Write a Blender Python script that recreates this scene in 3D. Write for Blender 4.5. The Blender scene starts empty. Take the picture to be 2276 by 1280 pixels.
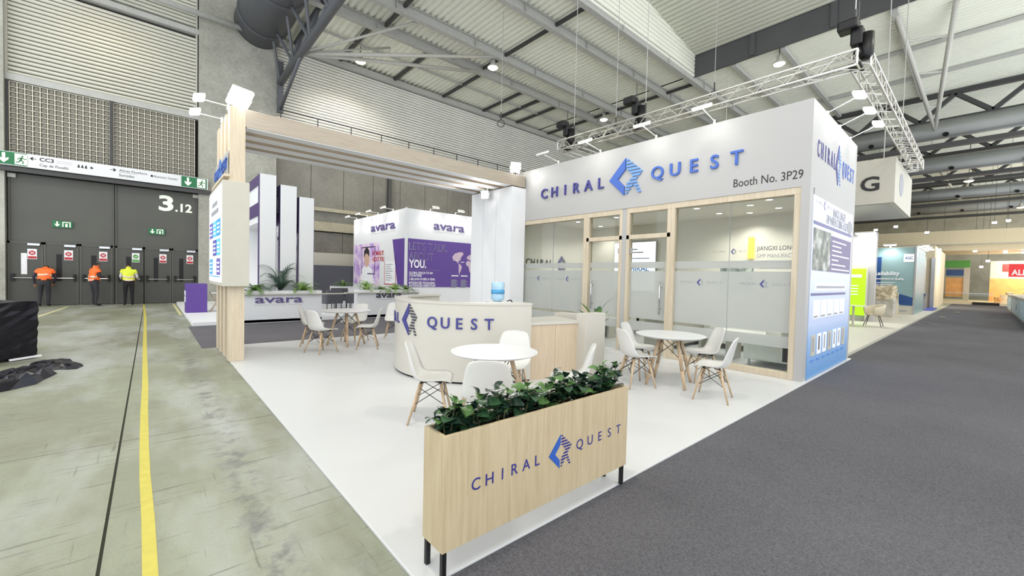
import bpy, math, random
from mathutils import Vector, Matrix
random.seed(7)
PI = math.pi
SC = bpy.context.scene
COL = SC.collection

# ------------------------------------------------------------------ camera
cam_d = bpy.data.cameras.new('camera')
cam = bpy.data.objects.new('camera', cam_d); COL.objects.link(cam)
cam_d.sensor_fit = 'HORIZONTAL'; cam_d.sensor_width = 36.0
cam_d.lens = 917.49 * 36.0 / 2276.0
cam_d.clip_start = 0.05; cam_d.clip_end = 400
_f = Vector((0.6590, 0.7516, -0.0275)).normalized()
_r = Vector((0.7522, -0.6585, 0.0240)); _r = (_r - _f * _r.dot(_f)).normalized()
_u = _r.cross(_f)
cam.matrix_world = Matrix(((_r.x, _u.x, -_f.x, 0), (_r.y, _u.y, -_f.y, 0), (_r.z, _u.z, -_f.z, 1.55), (0, 0, 0, 1)))
SC.camera = cam

# ------------------------------------------------------------------ world, exposure
W = bpy.data.worlds.new('hall_surroundings'); SC.world = W
W.use_nodes = True
W.node_tree.nodes['Background'].inputs[0].default_value = (0.93, 0.97, 1.0, 1)
W.node_tree.nodes['Background'].inputs[1].default_value = 2.3
SC.view_settings.view_transform = 'Standard'
SC.view_settings.look = 'None'
SC.view_settings.gamma = 1.0
SC.view_settings.use_curve_mapping = False
SC.view_settings.exposure = -0.07
SC.cycles.max_bounces = 7
SC.cycles.diffuse_bounces = 4
SC.cycles.transparent_max_bounces = 14
SC.cycles.use_adaptive_sampling = True
SC.cycles.adaptive_threshold = 0.03
SC.cycles.caustics_reflective = False
SC.cycles.caustics_refractive = False
SC.cycles.sample_clamp_indirect = 6.0

HIGHBAY_W = 1500.0     # ceiling lamps of the hall
FLOOD_W = 35.0        # floodlights on the stand
ARM_W = 4.0           # little arm lights over the walls
DOWN_W = 55.0          # ceiling spots in the meeting rooms

# ------------------------------------------------------------------ materials
def lin(c):
    r = []
    for v in c[:3]:
        v = v / 255.0
        r.append(v / 12.92 if v <= 0.04045 else ((v + 0.055) / 1.055) ** 2.4)
    return (r[0], r[1], r[2], 1.0)

def new_mat(name):
    m = bpy.data.materials.new(name); m.use_nodes = True
    nt = m.node_tree
    return m, nt, nt.nodes, nt.links, nt.nodes['Principled BSDF']

def mat(name, c, rough=0.5, metal=0.0, var=0.04, scale=6.0, emit=None, es=0.0, spec=0.5, bump=0.0, bscale=200.0):
    m, nt, N, L, b = new_mat(name)
    c0 = lin(c)
    tc = N.new('ShaderNodeTexCoord')
    nz = N.new('ShaderNodeTexNoise'); nz.inputs['Scale'].default_value = scale; nz.inputs['Detail'].default_value = 4
    L.new(tc.outputs['Object'], nz.inputs['Vector'])
    rp = N.new('ShaderNodeValToRGB')
    rp.color_ramp.elements[0].position = 0.3; rp.color_ramp.elements[1].position = 0.7
    rp.color_ramp.elements[0].color = tuple(x * (1 - var) for x in c0[:3]) + (1,)
    rp.color_ramp.elements[1].color = tuple(min(1, x * (1 + var)) for x in c0[:3]) + (1,)
    L.new(nz.outputs['Fac'], rp.inputs['Fac'])
    L.new(rp.outputs['Color'], b.inputs['Base Color'])
    b.inputs['Roughness'].default_value = rough
    b.inputs['Metallic'].default_value = metal
    b.inputs['Specular IOR Level'].default_value = spec
    if emit is not None:
        b.inputs['Emission Color'].default_value = lin(emit)
        b.inputs['Emission Strength'].default_value = es
    if bump:
        n2 = N.new('ShaderNodeTexNoise'); n2.inputs['Scale'].default_value = bscale; n2.inputs['Detail'].default_value = 3
        L.new(tc.outputs['Object'], n2.inputs['Vector'])
        bp = N.new('ShaderNodeBump'); bp.inputs['Strength'].default_value = bump; bp.inputs['Distance'].default_value = 0.01
        L.new(n2.outputs['Fac'], bp.inputs['Height']); L.new(bp.outputs['Normal'], b.inputs['Normal'])
    return m

def wood(name, c1, c2, axis=2, rough=0.5, stretch=0.06, scale=26.0):
    m, nt, N, L, b = new_mat(name)
    tc = N.new('ShaderNodeTexCoord'); mp = N.new('ShaderNodeMapping')
    s = [scale, scale, scale]; s[axis] = scale * stretch
    mp.inputs['Scale'].default_value = s
    L.new(tc.outputs['Object'], mp.inputs['Vector'])
    nz = N.new('ShaderNodeTexNoise'); nz.inputs['Scale'].default_value = 1.6; nz.inputs['Detail'].default_value = 7; nz.inputs['Roughness'].default_value = 0.62; nz.inputs['Distortion'].default_value = 0.5
    L.new(mp.outputs['Vector'], nz.inputs['Vector'])
    rp = N.new('ShaderNodeValToRGB')
    rp.color_ramp.elements[0].position = 0.32; rp.color_ramp.elements[1].position = 0.62
    rp.color_ramp.elements[0].color = lin(c2); rp.color_ramp.elements[1].color = lin(c1)
    L.new(nz.outputs['Fac'], rp.inputs['Fac']); L.new(rp.outputs['Color'], b.inputs['Base Color'])
    b.inputs['Roughness'].default_value = rough
    return m

def concrete(name, c1, c2, scale=0.35, rough=0.85, fine=9.0, bump=0.15):
    m, nt, N, L, b = new_mat(name)
    tc = N.new('ShaderNodeTexCoord')
    n1 = N.new('ShaderNodeTexNoise'); n1.inputs['Scale'].default_value = scale; n1.inputs['Detail'].default_value = 8; n1.inputs['Roughness'].default_value = 0.65
    n2 = N.new('ShaderNodeTexNoise'); n2.inputs['Scale'].default_value = fine; n2.inputs['Detail'].default_value = 6
    L.new(tc.outputs['Object'], n1.inputs['Vector']); L.new(tc.outputs['Object'], n2.inputs['Vector'])
    ad = N.new('ShaderNodeMath'); ad.operation = 'MULTIPLY_ADD'; ad.inputs[1].default_value = 0.35
    L.new(n2.outputs['Fac'], ad.inputs[0]); L.new(n1.outputs['Fac'], ad.inputs[2])
    rp = N.new('ShaderNodeValToRGB')
    rp.color_ramp.elements[0].position = 0.5; rp.color_ramp.elements[1].position = 0.85
    rp.color_ramp.elements[0].color = lin(c2); rp.color_ramp.elements[1].color = lin(c1)
    L.new(ad.outputs[0], rp.inputs['Fac']); L.new(rp.outputs['Color'], b.inputs['Base Color'])
    b.inputs['Roughness'].default_value = rough
    bp = N.new('ShaderNodeBump'); bp.inputs['Strength'].default_value = bump; bp.inputs['Distance'].default_value = 0.01
    L.new(n2.outputs['Fac'], bp.inputs['Height']); L.new(bp.outputs['Normal'], b.inputs['Normal'])
    return m

def hall_floor_mat():
    """worn grey-green sealed concrete with drag marks and scratches"""
    m, nt, N, L, b = new_mat('worn_green_concrete')
    tc = N.new('ShaderNodeTexCoord')
    def noise(sc, det=6, rough=0.6, vec=None, dist=0.0):
        n = N.new('ShaderNodeTexNoise'); n.inputs['Scale'].default_value = sc; n.inputs['Detail'].default_value = det
        n.inputs['Roughness'].default_value = rough; n.inputs['Distortion'].default_value = dist
        L.new(vec if vec else tc.outputs['Object'], n.inputs['Vector']); return n
    def mapping(scale, rot):
        mp = N.new('ShaderNodeMapping'); mp.inputs['Scale'].default_value = scale; mp.inputs['Rotation'].default_value = (0, 0, rot)
        L.new(tc.outputs['Object'], mp.inputs['Vector']); return mp.outputs['Vector']
    def ramp(src, p0, p1, c0, c1):
        r = N.new('ShaderNodeValToRGB'); r.color_ramp.elements[0].position = p0; r.color_ramp.elements[1].position = p1
        r.color_ramp.elements[0].color = c0; r.color_ramp.elements[1].color = c1
        L.new(src, r.inputs['Fac']); return r.outputs['Color']
    def mix(a, bb, fac, mode='MIX'):
        x = N.new('ShaderNodeMix'); x.data_type = 'RGBA'; x.blend_type = mode
        if isinstance(fac, float): x.inputs['Factor'].default_value = fac
        else: L.new(fac, x.inputs['Factor'])
        L.new(a, x.inputs['A'])
        if isinstance(bb, tuple): x.inputs['B'].default_value = bb
        else: L.new(bb, x.inputs['B'])
        return x.outputs['Result']
    big = noise(0.45, 8, 0.62, dist=0.4)
    c = ramp(big.outputs['Fac'], 0.32, 0.68, lin((122, 121, 104)), lin((150, 156, 136)))
    stain = noise(0.9, 7, 0.7, mapping((1.3, 0.5, 1), -0.2), 0.6)
    c = mix(c, lin((112, 112, 104)), ramp(stain.outputs['Fac'], 0.52, 0.70, (0, 0, 0, 1), (0.6, 0.6, 0.6, 1)))
    grey = noise(0.8, 5, 0.6, mapping((1.0, 0.35, 1), 0.2))
    c = mix(c, lin((172, 175, 172)), ramp(grey.outputs['Fac'], 0.46, 0.64, (0, 0, 0, 1), (0.9, 0.9, 0.9, 1)))
    for (sx, sy, rot, p0, p1, k) in ((2.0, 26.0, 0.12, 0.63, 0.70, 0.5), (1.2, 34.0, -0.35, 0.66, 0.71, 0.6), (30.0, 1.3, 0.25, 0.68, 0.73, 0.45), (1.0, 60.0, 0.75, 0.70, 0.74, 0.55)):
        s = noise(1.0, 3, 0.5, mapping((sx, sy, 1), rot))
        f = ramp(s.outputs['Fac'], p0, p1, (0, 0, 0, 1), (k, k, k, 1))
        c = mix(c, lin((74, 77, 66)), f)
    sx = N.new('ShaderNodeSeparateXYZ'); L.new(tc.outputs['Object'], sx.inputs[0])
    ms = N.new('ShaderNodeMath'); ms.operation = 'SUBTRACT'; ms.inputs[1].default_value = 0.52; L.new(sx.outputs[0], ms.inputs[0])
    ab = N.new('ShaderNodeMath'); ab.operation = 'ABSOLUTE'; L.new(ms.outputs[0], ab.inputs[0])
    mr = N.new('ShaderNodeMapRange'); mr.inputs[1].default_value = 0.04; mr.inputs[2].default_value = 0.16; mr.inputs[3].default_value = 0.75; mr.inputs[4].default_value = 0.0; L.new(ab.outputs[0], mr.inputs[0])
    sc = noise(5.0, 6, 0.7)
    sr = N.new('ShaderNodeMapRange'); sr.inputs[1].default_value = 0.48; sr.inputs[2].default_value = 0.62; L.new(sc.outputs['Fac'], sr.inputs[0])
    mm = N.new('ShaderNodeMath'); mm.operation = 'MULTIPLY'; L.new(mr.outputs[0], mm.inputs[0]); L.new(sr.outputs[0], mm.inputs[1])
    c = mix(c, lin((104, 104, 106)), mm.outputs[0])
    fine = noise(60.0, 3, 0.6)
    c = mix(c, ramp(fine.outputs['Fac'], 0.35, 0.65, (0.85, 0.85, 0.85, 1), (1, 1, 1, 1)), 0.6, 'MULTIPLY')
    L.new(c, b.inputs['Base Color'])
    b.inputs['Roughness'].default_value = 0.55
    bp = N.new('ShaderNodeBump'); bp.inputs['Strength'].default_value = 0.12; bp.inputs['Distance'].default_value = 0.01
    L.new(fine.outputs['Fac'], bp.inputs['Height']); L.new(bp.outputs['Normal'], b.inputs['Normal'])
    return m

def carpet_mat(name, c1, c2):
    m, nt, N, L, b = new_mat(name)
    tc = N.new('ShaderNodeTexCoord')
    n1 = N.new('ShaderNodeTexNoise'); n1.inputs['Scale'].default_value = 90; n1.inputs['Detail'].default_value = 5; n1.inputs['Roughness'].default_value = 0.8
    n2 = N.new('ShaderNodeTexNoise'); n2.inputs['Scale'].default_value = 0.5; n2.inputs['Detail'].default_value = 5
    for n in (n1, n2): L.new(tc.outputs['Object'], n.inputs['Vector'])
    ad = N.new('ShaderNodeMath'); ad.operation = 'MULTIPLY_ADD'; ad.inputs[1].default_value = 0.25
    L.new(n2.outputs['Fac'], ad.inputs[0]); L.new(n1.outputs['Fac'], ad.inputs[2])
    rp = N.new('ShaderNodeValToRGB'); rp.color_ramp.elements[0].position = 0.42; rp.color_ramp.elements[1].position = 0.82
    rp.color_ramp.elements[0].color = lin(c2); rp.color_ramp.elements[1].color = lin(c1)
    L.new(ad.outputs[0], rp.inputs['Fac']); L.new(rp.outputs['Color'], b.inputs['Base Color'])
    b.inputs['Roughness'].default_value = 0.95; b.inputs['Specular IOR Level'].default_value = 0.1
    bp = N.new('ShaderNodeBump'); bp.inputs['Strength'].default_value = 0.5; bp.inputs['Distance'].default_value = 0.006
    L.new(n1.outputs['Fac'], bp.inputs['Height']); L.new(bp.outputs['Normal'], b.inputs['Normal'])
    return m

def emis(name, c, s):
    m, nt, N, L, b = new_mat(name)
    b.inputs['Base Color'].default_value = lin(c)
    b.inputs['Emission Color'].default_value = lin(c); b.inputs['Emission Strength'].default_value = s
    return m

def glass_mat(name, tint, refl=1.0):
    m = bpy.data.materials.new(name); m.use_nodes = True
    nt = m.node_tree; N = nt.nodes; L = nt.links; N.clear()
    out = N.new('ShaderNodeOutputMaterial'); mx = N.new('ShaderNodeMixShader'); tr = N.new('ShaderNodeBsdfTransparent')
    gl = N.new('ShaderNodeBsdfGlossy'); gl.inputs['Roughness'].default_value = 0.03
    fr = N.new('ShaderNodeLayerWeight'); pw = N.new('ShaderNodeMath'); pw.operation = 'POWER'; pw.inputs[1].default_value = 4.0
    mu = N.new('ShaderNodeMath'); mu.operation = 'MULTIPLY_ADD'; mu.inputs[1].default_value = 0.6 * refl; mu.inputs[2].default_value = 0.03 * refl
    L.new(fr.outputs['Facing'], pw.inputs[0])
    tr.inputs['Color'].default_value = lin(tint)
    L.new(pw.outputs[0], mu.inputs[0]); L.new(mu.outputs[0], mx.inputs[0])
    L.new(tr.outputs[0], mx.inputs[1]); L.new(gl.outputs[0], mx.inputs[2]); L.new(mx.outputs[0], out.inputs[0])
    return m

def frost_mat(name, c, opac):
    m = bpy.data.materials.new(name); m.use_nodes = True
    nt = m.node_tree; N = nt.nodes; L = nt.links; N.clear()
    out = N.new('ShaderNodeOutputMaterial'); mx = N.new('ShaderNodeMixShader'); tr = N.new('ShaderNodeBsdfTransparent')
    ms = N.new('ShaderNodeMixShader'); ms.inputs[0].default_value = 0.45
    df = N.new('ShaderNodeBsdfDiffuse'); tl = N.new('ShaderNodeBsdfTranslucent')
    df.inputs['Color'].default_value = lin(c); tl.inputs['Color'].default_value = lin(c)
    L.new(df.outputs[0], ms.inputs[1]); L.new(tl.outputs[0], ms.inputs[2])
    mx.inputs[0].default_value = opac
    L.new(tr.outputs[0], mx.inputs[1]); L.new(ms.outputs[0], mx.inputs[2]); L.new(mx.outputs[0], out.inputs[0])
    return m

def gradient_mat(name, stops, z0, z1, rough=0.4):
    """printed sheet whose ink runs from one colour to the next over its height"""
    m, nt, N, L, b = new_mat(name)
    tc = N.new('ShaderNodeTexCoord'); sx = N.new('ShaderNodeSeparateXYZ'); L.new(tc.outputs['Object'], sx.inputs[0])
    mr = N.new('ShaderNodeMapRange'); mr.inputs[1].default_value = z0; mr.inputs[2].default_value = z1
    L.new(sx.outputs[2], mr.inputs[0])
    rp = N.new('ShaderNodeValToRGB')
    el = rp.color_ramp.elements
    while len(el) < len(stops): el.new(0.5)
    for e, (p, c) in zip(el, stops): e.position = p; e.color = lin(c)
    L.new(mr.outputs[0], rp.inputs[0]); L.new(rp.outputs[0], b.inputs['Base Color'])
    b.inputs['Roughness'].default_value = rough
    return m

def blotch_mat(name, cols, scale=6.0, rough=0.45, emit=0.0, seed=0.0):
    """soft photographic print: blurred patches of several inks"""
    m, nt, N, L, b = new_mat(name)
    tc = N.new('ShaderNodeTexCoord')
    mp = N.new('ShaderNodeMapping'); mp.inputs['Location'].default_value = (seed, seed * 1.7, seed * 0.6)
    L.new(tc.outputs['Object'], mp.inputs[0])
    nz = N.new('ShaderNodeTexNoise'); nz.inputs['Scale'].default_value = scale; nz.inputs['Detail'].default_value = 5
    L.new(mp.outputs[0], nz.inputs['Vector'])
    rp = N.new('ShaderNodeValToRGB'); el = rp.color_ramp.elements
    while len(el) < len(cols): el.new(0.5)
    for i, (e, c) in enumerate(zip(el, cols)): e.position = 0.3 + 0.4 * i / (len(cols) - 1); e.color = lin(c)
    L.new(nz.outputs['Fac'], rp.inputs[0]); L.new(rp.outputs[0], b.inputs['Base Color'])
    b.inputs['Roughness'].default_value = rough
    if emit:
        L.new(rp.outputs[0], b.inputs['Emission Color']); b.inputs['Emission Strength'].default_value = emit
    return m

M = {}
M['floor'] = hall_floor_mat()
M['joint'] = mat('dark_joint', (58, 58, 50), 0.95)
M['carpet'] = carpet_mat('charcoal_carpet', (112, 111, 116), (62, 61, 66))
M['carpet2'] = carpet_mat('grey_carpet', (118, 116, 122), (84, 82, 88))
M['booth_floor'] = mat('white_floor_vinyl', (200, 201, 203), 0.32, var=0.012, scale=1.5)
M['yellow'] = mat('yellow_tape', (192, 181, 84), 0.6, var=0.07, scale=12)
M['paleline'] = mat('faded_line_paint', (206, 200, 150), 0.7, var=0.15, scale=20)
M['concrete'] = concrete('grey_concrete', (182, 181, 172), (142, 141, 132))
M['concrete_d'] = concrete('dark_concrete_panel', (140, 138, 130), (114, 112, 105))
M['concrete_b'] = concrete('beige_concrete', (186, 179, 158), (152, 145, 126))
M['slat'] = mat('grey_metal_cladding', (236, 236, 230), 0.5, metal=0.0, var=0.05, scale=0.4)
M['slat2'] = mat('warm_grey_cladding', (208, 207, 196), 0.5, var=0.05, scale=0.4)
M['gap'] = mat('cladding_gap', (52, 51, 48), 0.9)
M['roof'] = mat('roof_sheet', (240, 241, 230), 0.55, var=0.06, scale=0.2)
M['roof2'] = mat('raised_roof_sheet', (202, 203, 190), 0.55, var=0.06, scale=0.2)
M['steel'] = mat('grey_painted_steel', (180, 180, 177), 0.5, var=0.06)
M['steel_l'] = mat('pale_painted_steel', (186, 185, 178), 0.5)
M['steel_d'] = mat('dark_steel', (66, 66, 66), 0.55)
M['fascia_d'] = mat('dark_fascia_sheet', (78, 78, 80), 0.6, var=0.08, scale=0.5)
M['duct'] = mat('galvanised_duct', (132, 134, 132), 0.45, metal=0.3, var=0.1, scale=0.6)
M['door'] = mat('dark_grey_door_paint', (84, 84, 79), 0.5, var=0.06, scale=0.8)
M['door2'] = mat('dark_grey_leaf_paint', (76, 76, 72), 0.5, var=0.06, scale=0.8)
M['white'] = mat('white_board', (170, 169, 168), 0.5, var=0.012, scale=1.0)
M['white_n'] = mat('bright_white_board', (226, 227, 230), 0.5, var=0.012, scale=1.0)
M['room'] = mat('room_wall_board', (216, 210, 197), 0.55, var=0.012, scale=1.0)
M['wood_desk'] = wood('pink_oak_veneer', (200, 182, 158), (186, 167, 142), 2)
M['top'] = mat('white_table_laminate', (206, 207, 210), 0.3, var=0.01)
M['portrait'] = mat('portrait_skin_print', (206, 172, 152), 0.5, var=0.06)
M['white_b'] = mat('satin_white_laminate', (192, 188, 179), 0.3, var=0.01)
M['offwhite'] = mat('off_white_board', (188, 184, 172), 0.5, var=0.02)
M['shell'] = mat('white_moulded_plastic', (208, 207, 204), 0.35, var=0.01)
M['wood'] = wood('pale_oak_veneer', (192, 176, 145), (176, 158, 127), 2)
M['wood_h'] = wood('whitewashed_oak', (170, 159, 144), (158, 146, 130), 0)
M['wood_v'] = wood('whitewashed_oak_upright', (206, 192, 170), (192, 177, 153), 2)
M['frame'] = wood('pale_oak_frame', (200, 187, 166), (184, 170, 147), 2, scale=14)
M['beech'] = wood('beech_leg', (196, 172, 142), (172, 146, 116), 2, scale=30)
M['wire'] = mat('black_wire', (52, 44, 40), 0.4, metal=0.5)
M['black'] = mat('black_metal', (22, 22, 24), 0.45, metal=0.3)
M['chrome'] = mat('brushed_steel', (190, 192, 196), 0.25, metal=1.0)
M['alu'] = mat('truss_aluminium', (206, 204, 198), 0.35, metal=0.55)
M['glass'] = glass_mat('clear_glass', (244, 247, 245), 1.0)
M['frost'] = frost_mat('frosted_film', (206, 208, 206), 0.74)
M['gblock'] = mat('glass_block_pane', (122, 116, 102), 0.15, var=0.25, scale=1.3, spec=0.8)
M['grout'] = mat('glass_block_grout', (214, 211, 198), 0.8)
M['lamp'] = emis('lit_lamp_face', (255, 253, 248), 30.0)
M['lamp_s'] = emis('lit_small_lamp', (255, 254, 250), 16.0)
M['lamp_w'] = emis('warm_lit_lamp', (255, 226, 170), 34.0)
M['plastic_w'] = mat('white_plastic', (232, 232, 228), 0.4)
M['navy'] = mat('navy_blue_letter', (58, 56, 128), 0.35, var=0.03)
M['blue'] = mat('blue_letter', (52, 92, 176), 0.35, var=0.03)
M['blue2'] = mat('light_blue_letter', (96, 146, 214), 0.35)
M['dark_t'] = mat('dark_grey_print', (62, 60, 72), 0.5)
M['black_t'] = mat('black_print', (24, 24, 26), 0.5)
M['grey_t'] = mat('grey_print', (150, 152, 160), 0.5)
M['white_t'] = mat('white_print', (240, 240, 244), 0.5)
M['purple'] = mat('purple_board', (92, 62, 146), 0.45, var=0.04)
M['purple_d'] = mat('deep_purple_board', (74, 56, 104), 0.5, var=0.04)
M['purple_t'] = mat('purple_letter', (92, 78, 132), 0.4)
M['green'] = mat('exit_sign_green', (20, 106, 62), 0.4, emit=(20, 106, 62), es=0.12)
M['green_w'] = mat('exit_sign_white', (236, 244, 226), 0.4, emit=(236, 244, 226), es=0.25)
M['red'] = mat('red_print', (186, 44, 52), 0.5)
M['green_p'] = mat('green_print', (86, 160, 70), 0.5)
M['soil'] = mat('dark_soil', (34, 28, 24), 0.95, bump=0.6, bscale=60)
M['leaf1'] = mat('dark_glossy_leaf', (46, 76, 50), 0.28, var=0.25, scale=9)
M['leaf2'] = mat('fresh_green_leaf', (82, 116, 64), 0.32, var=0.22, scale=9)
M['leaf3'] = mat('deep_green_leaf', (26, 46, 36), 0.26, var=0.2, scale=9)
M['fern1'] = mat('fern_leaf', (96, 130, 60), 0.5, var=0.25, scale=12)
M['fern2'] = mat('bright_fern_leaf', (134, 170, 80), 0.5, var=0.2, scale=12)
M['palm'] = mat('dark_palm_leaf', (58, 82, 70), 0.5, var=0.2, scale=12)
M['stem'] = mat('plant_stem', (92, 96, 58), 0.7)
M['film'] = mat('black_stretch_film', (14, 13, 24), 0.34, var=0.3, scale=3, bump=0.35, bscale=9, spec=0.35)
M['water'] = mat('blue_water_bottle', (178, 212, 236), 0.12, var=0.1, scale=8)
M['bottle_l'] = mat('bottle_label', (84, 164, 216), 0.4, var=0.2, scale=20)
M['skin'] = mat('skin', (164, 118, 92), 0.6)
M['hair'] = mat('dark_hair', (34, 28, 26), 0.7)
M['trouser'] = mat('dark_trousers', (48, 47, 52), 0.85)
M['trouser_b'] = mat('black_trousers', (26, 25, 28), 0.85)
M['shirt_d'] = mat('dark_shirt', (54, 50, 62), 0.85)
M['shirt_w'] = mat('white_shirt', (214, 214, 216), 0.8)
M['shoe'] = mat('black_shoe', (22, 21, 22), 0.6)
M['hiviz_o'] = mat('orange_hiviz', (250, 112, 48), 0.7, var=0.06, emit=(250, 100, 40), es=0.12)
M['hiviz_y'] = mat('yellow_hiviz', (218, 228, 66), 0.7, var=0.06, emit=(210, 225, 50), es=0.12)
M['reflect'] = mat('reflective_tape', (236, 214, 196), 0.3)
M['armchair'] = mat('dark_grey_upholstery', (82, 83, 90), 0.85, bump=0.2)
M['sofa'] = mat('white_leather', (226, 226, 222), 0.45)
M['beige'] = mat('beige_board', (220, 205, 172), 0.55, var=0.03)
M['tan_cloth'] = mat('tan_dust_sheet', (196, 184, 158), 0.9, var=0.1, scale=5, bump=0.3, bscale=12)
M['lime'] = mat('lime_lightbox', (150, 214, 20), 0.4, emit=(150, 220, 20), es=0.9)
M['teal'] = mat('teal_grey_board', (136, 164, 166), 0.35, var=0.05, scale=0.8)
M['steelblue'] = mat('deep_blue_print', (34, 72, 128), 0.4, var=0.12, scale=2)
M['screen'] = emis('lit_poster_face', (240, 244, 255), 1.1)
M['yellow_l'] = emis('yellow_lit_strip', (255, 216, 60), 1.2)
M['warm'] = mat('warm_panel', (214, 160, 96), 0.5, var=0.15, scale=2)
M['redsign'] = mat('red_sign', (196, 40, 44), 0.4, emit=(210, 40, 44), es=0.5)

# ------------------------------------------------------------------ helpers
WL = {}
class MB:
    def __init__(s): s.v = []; s.f = []
    def add(s, vs, fs):
        n = len(s.v); s.v += [tuple(v) for v in vs]; s.f += [tuple(i + n for i in f) for f in fs]; return s
    def box(s, x0, x1, y0, y1, z0, z1):
        if x0 > x1: x0, x1 = x1, x0
        if y0 > y1: y0, y1 = y1, y0
        if z0 > z1: z0, z1 = z1, z0
        return s.add([(x0,y0,z0),(x1,y0,z0),(x1,y1,z0),(x0,y1,z0),(x0,y0,z1),(x1,y0,z1),(x1,y1,z1),(x0,y1,z1)],
                     [(0,3,2,1),(4,5,6,7),(0,1,5,4),(1,2,6,5),(2,3,7,6),(3,0,4,7)])
    def bar(s, a, b, w, h, up=(0,0,1)):
        a = Vector(a); b = Vector(b); d = (b - a).normalized(); up = Vector(up)
        if abs(d.dot(up)) > 0.97: up = Vector((1, 0, 0))
        x = d.cross(up).normalized() * (w / 2); y = x.cross(d).normalized() * (h / 2)
        vs = [a-x-y, a+x-y, a+x+y, a-x+y, b-x-y, b+x-y, b+x+y, b-x+y]
        return s.add(vs, [(0,3,2,1),(4,5,6,7),(0,1,5,4),(1,2,6,5),(2,3,7,6),(3,0,4,7)])
    def tube(s, a, b, r, r2=None, n=8, caps=True):
        a = Vector(a); b = Vector(b); d = (b - a).normalized(); r2 = r if r2 is None else r2
        up = Vector((0,0,1)) if abs(d.z) < 0.95 else Vector((1,0,0))
        x = d.cross(up).normalized(); y = d.cross(x).normalized()
        vs = []
        for i in range(n):
            t = 2*PI*i/n; o = x*math.cos(t) + y*math.sin(t)
            vs.append(a + o*r)
        for i in range(n):
            t = 2*PI*i/n; o = x*math.cos(t) + y*math.sin(t)
            vs.append(b + o*r2)
        fs = [(i, (i+1) % n, n+(i+1) % n, n+i) for i in range(n)]
        if caps: fs += [tuple(range(n-1,-1,-1)), tuple(range(n, 2*n))]
        return s.add(vs, fs)
    def poly_tube(s, pts, r, n=6):
        for a, b in zip(pts[:-1], pts[1:]): s.tube(a, b, r, n=n)
        return s
    def lathe(s, prof, c=(0,0,0), n=32):
        vs = []; fs = []
        m = len(prof)
        for i in range(n):
            t = 2*PI*i/n
            for (r, z) in prof: vs.append((c[0]+r*math.cos(t), c[1]+r*math.sin(t), c[2]+z))
        for i in range(n):
            j = (i+1) % n
            for k in range(m-1): fs.append((i*m+k, j*m+k, j*m+k+1, i*m+k+1))
        fs.append(tuple(i*m for i in range(n-1,-1,-1))); fs.append(tuple(i*m+m-1 for i in range(n)))
        return s.add(vs, fs)
    def prism(s, poly, o, u, v, depth):
        """2-D outline in the (u, v) plane at o, thickened by depth along u x v"""
        o = Vector(o); u = Vector(u); v = Vector(v); nn = u.cross(v).normalized()
        n = len(poly)
        vs = [o + u*p[0] + v*p[1] for p in poly] + [o + u*p[0] + v*p[1] + nn*depth for p in poly]
        fs = [tuple(range(n-1,-1,-1)), tuple(range(n, 2*n))] + [(i, (i+1) % n, n+(i+1) % n, n+i) for i in range(n)]
        return s.add(vs, fs)
    def build(s, name, m, parent=None, smooth=False, bevel=0.0, loc=None):
        me = bpy.data.meshes.new(name)
        off = WL.get(parent.name, Vector((0,0,0))) if parent is not None else (Vector(loc) if loc is not None else Vector((0,0,0)))
        me.from_pydata([(v[0]-off.x, v[1]-off.y, v[2]-off.z) for v in s.v], [], s.f); me.update()
        me.materials.append(M[m] if isinstance(m, str) else m)
        if smooth:
            for p in me.polygons: p.use_smooth = True
        o = bpy.data.objects.new(name, me); COL.objects.link(o)
        if parent is not None: o.parent = parent; WL[o.name] = off
        else: o.location = off; WL[o.name] = off
        if bevel:
            bv = o.modifiers.new('bevel', 'BEVEL'); bv.width = bevel; bv.segments = 2; bv.limit_method = 'ANGLE'
        return o

def tag(o, label=None, cat=None, group=None, kind=None):
    if label: o['label'] = label
    if cat: o['category'] = cat
    if group: o['group'] = group
    if kind: o['kind'] = kind
    return o
def thing(name, loc, label, cat, group=None, kind=None):
    o = bpy.data.objects.new(name, None); COL.objects.link(o)
    o.location = loc; o.empty_display_size = 0.2
    WL[o.name] = Vector(loc)
    return tag(o, label, cat, group, kind)
def struct(name, loc=(0,0,0)):
    o = bpy.data.objects.new(name, None); COL.objects.link(o); o.location = loc; WL[o.name] = Vector(loc); o['kind'] = 'structure'; return o
def B(name, m, parent, *bx, bevel=0.0):
    mb = MB()
    for b in bx: mb.box(*b)
    return mb.build(name, m, parent, bevel=bevel)
def inst(src, parent, loc=None, mw=None, name=None):
    """copy of a mesh object that shares its mesh; loc is local to the parent"""
    o = src.copy(); COL.objects.link(o)
    if name: o.name = name
    o.parent = parent
    if mw is not None: o.matrix_local = mw
    elif loc is not None: o.location = loc
    WL[o.name] = WL.get(parent.name, Vector((0,0,0))) if parent else Vector((0,0,0))
    return o
def copy_tree(o, parent=None):
    c = o.copy(); COL.objects.link(c); c.parent = parent
    for ch in list(o.children): copy_tree(ch, c)
    return c
def light(name, kind, loc, power, parent=None, target=None, size=0.2, color=(1,1,1), spot=None, blend=0.5):
    d = bpy.data.lights.new(name, kind); d.energy = power; d.color = color
    if kind == 'AREA': d.size = size
    else: d.shadow_soft_size = size
    if spot: d.spot_size = math.radians(spot); d.spot_blend = blend
    o = bpy.data.objects.new(name, d); COL.objects.link(o)
    off = WL.get(parent.name, Vector((0,0,0))) if parent else Vector((0,0,0))
    o.parent = parent; o.location = Vector(loc) - off
    if target is not None:
        o.rotation_euler = (Vector(target) - Vector(loc)).to_track_quat('-Z', 'Y').to_euler()
    return o

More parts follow.
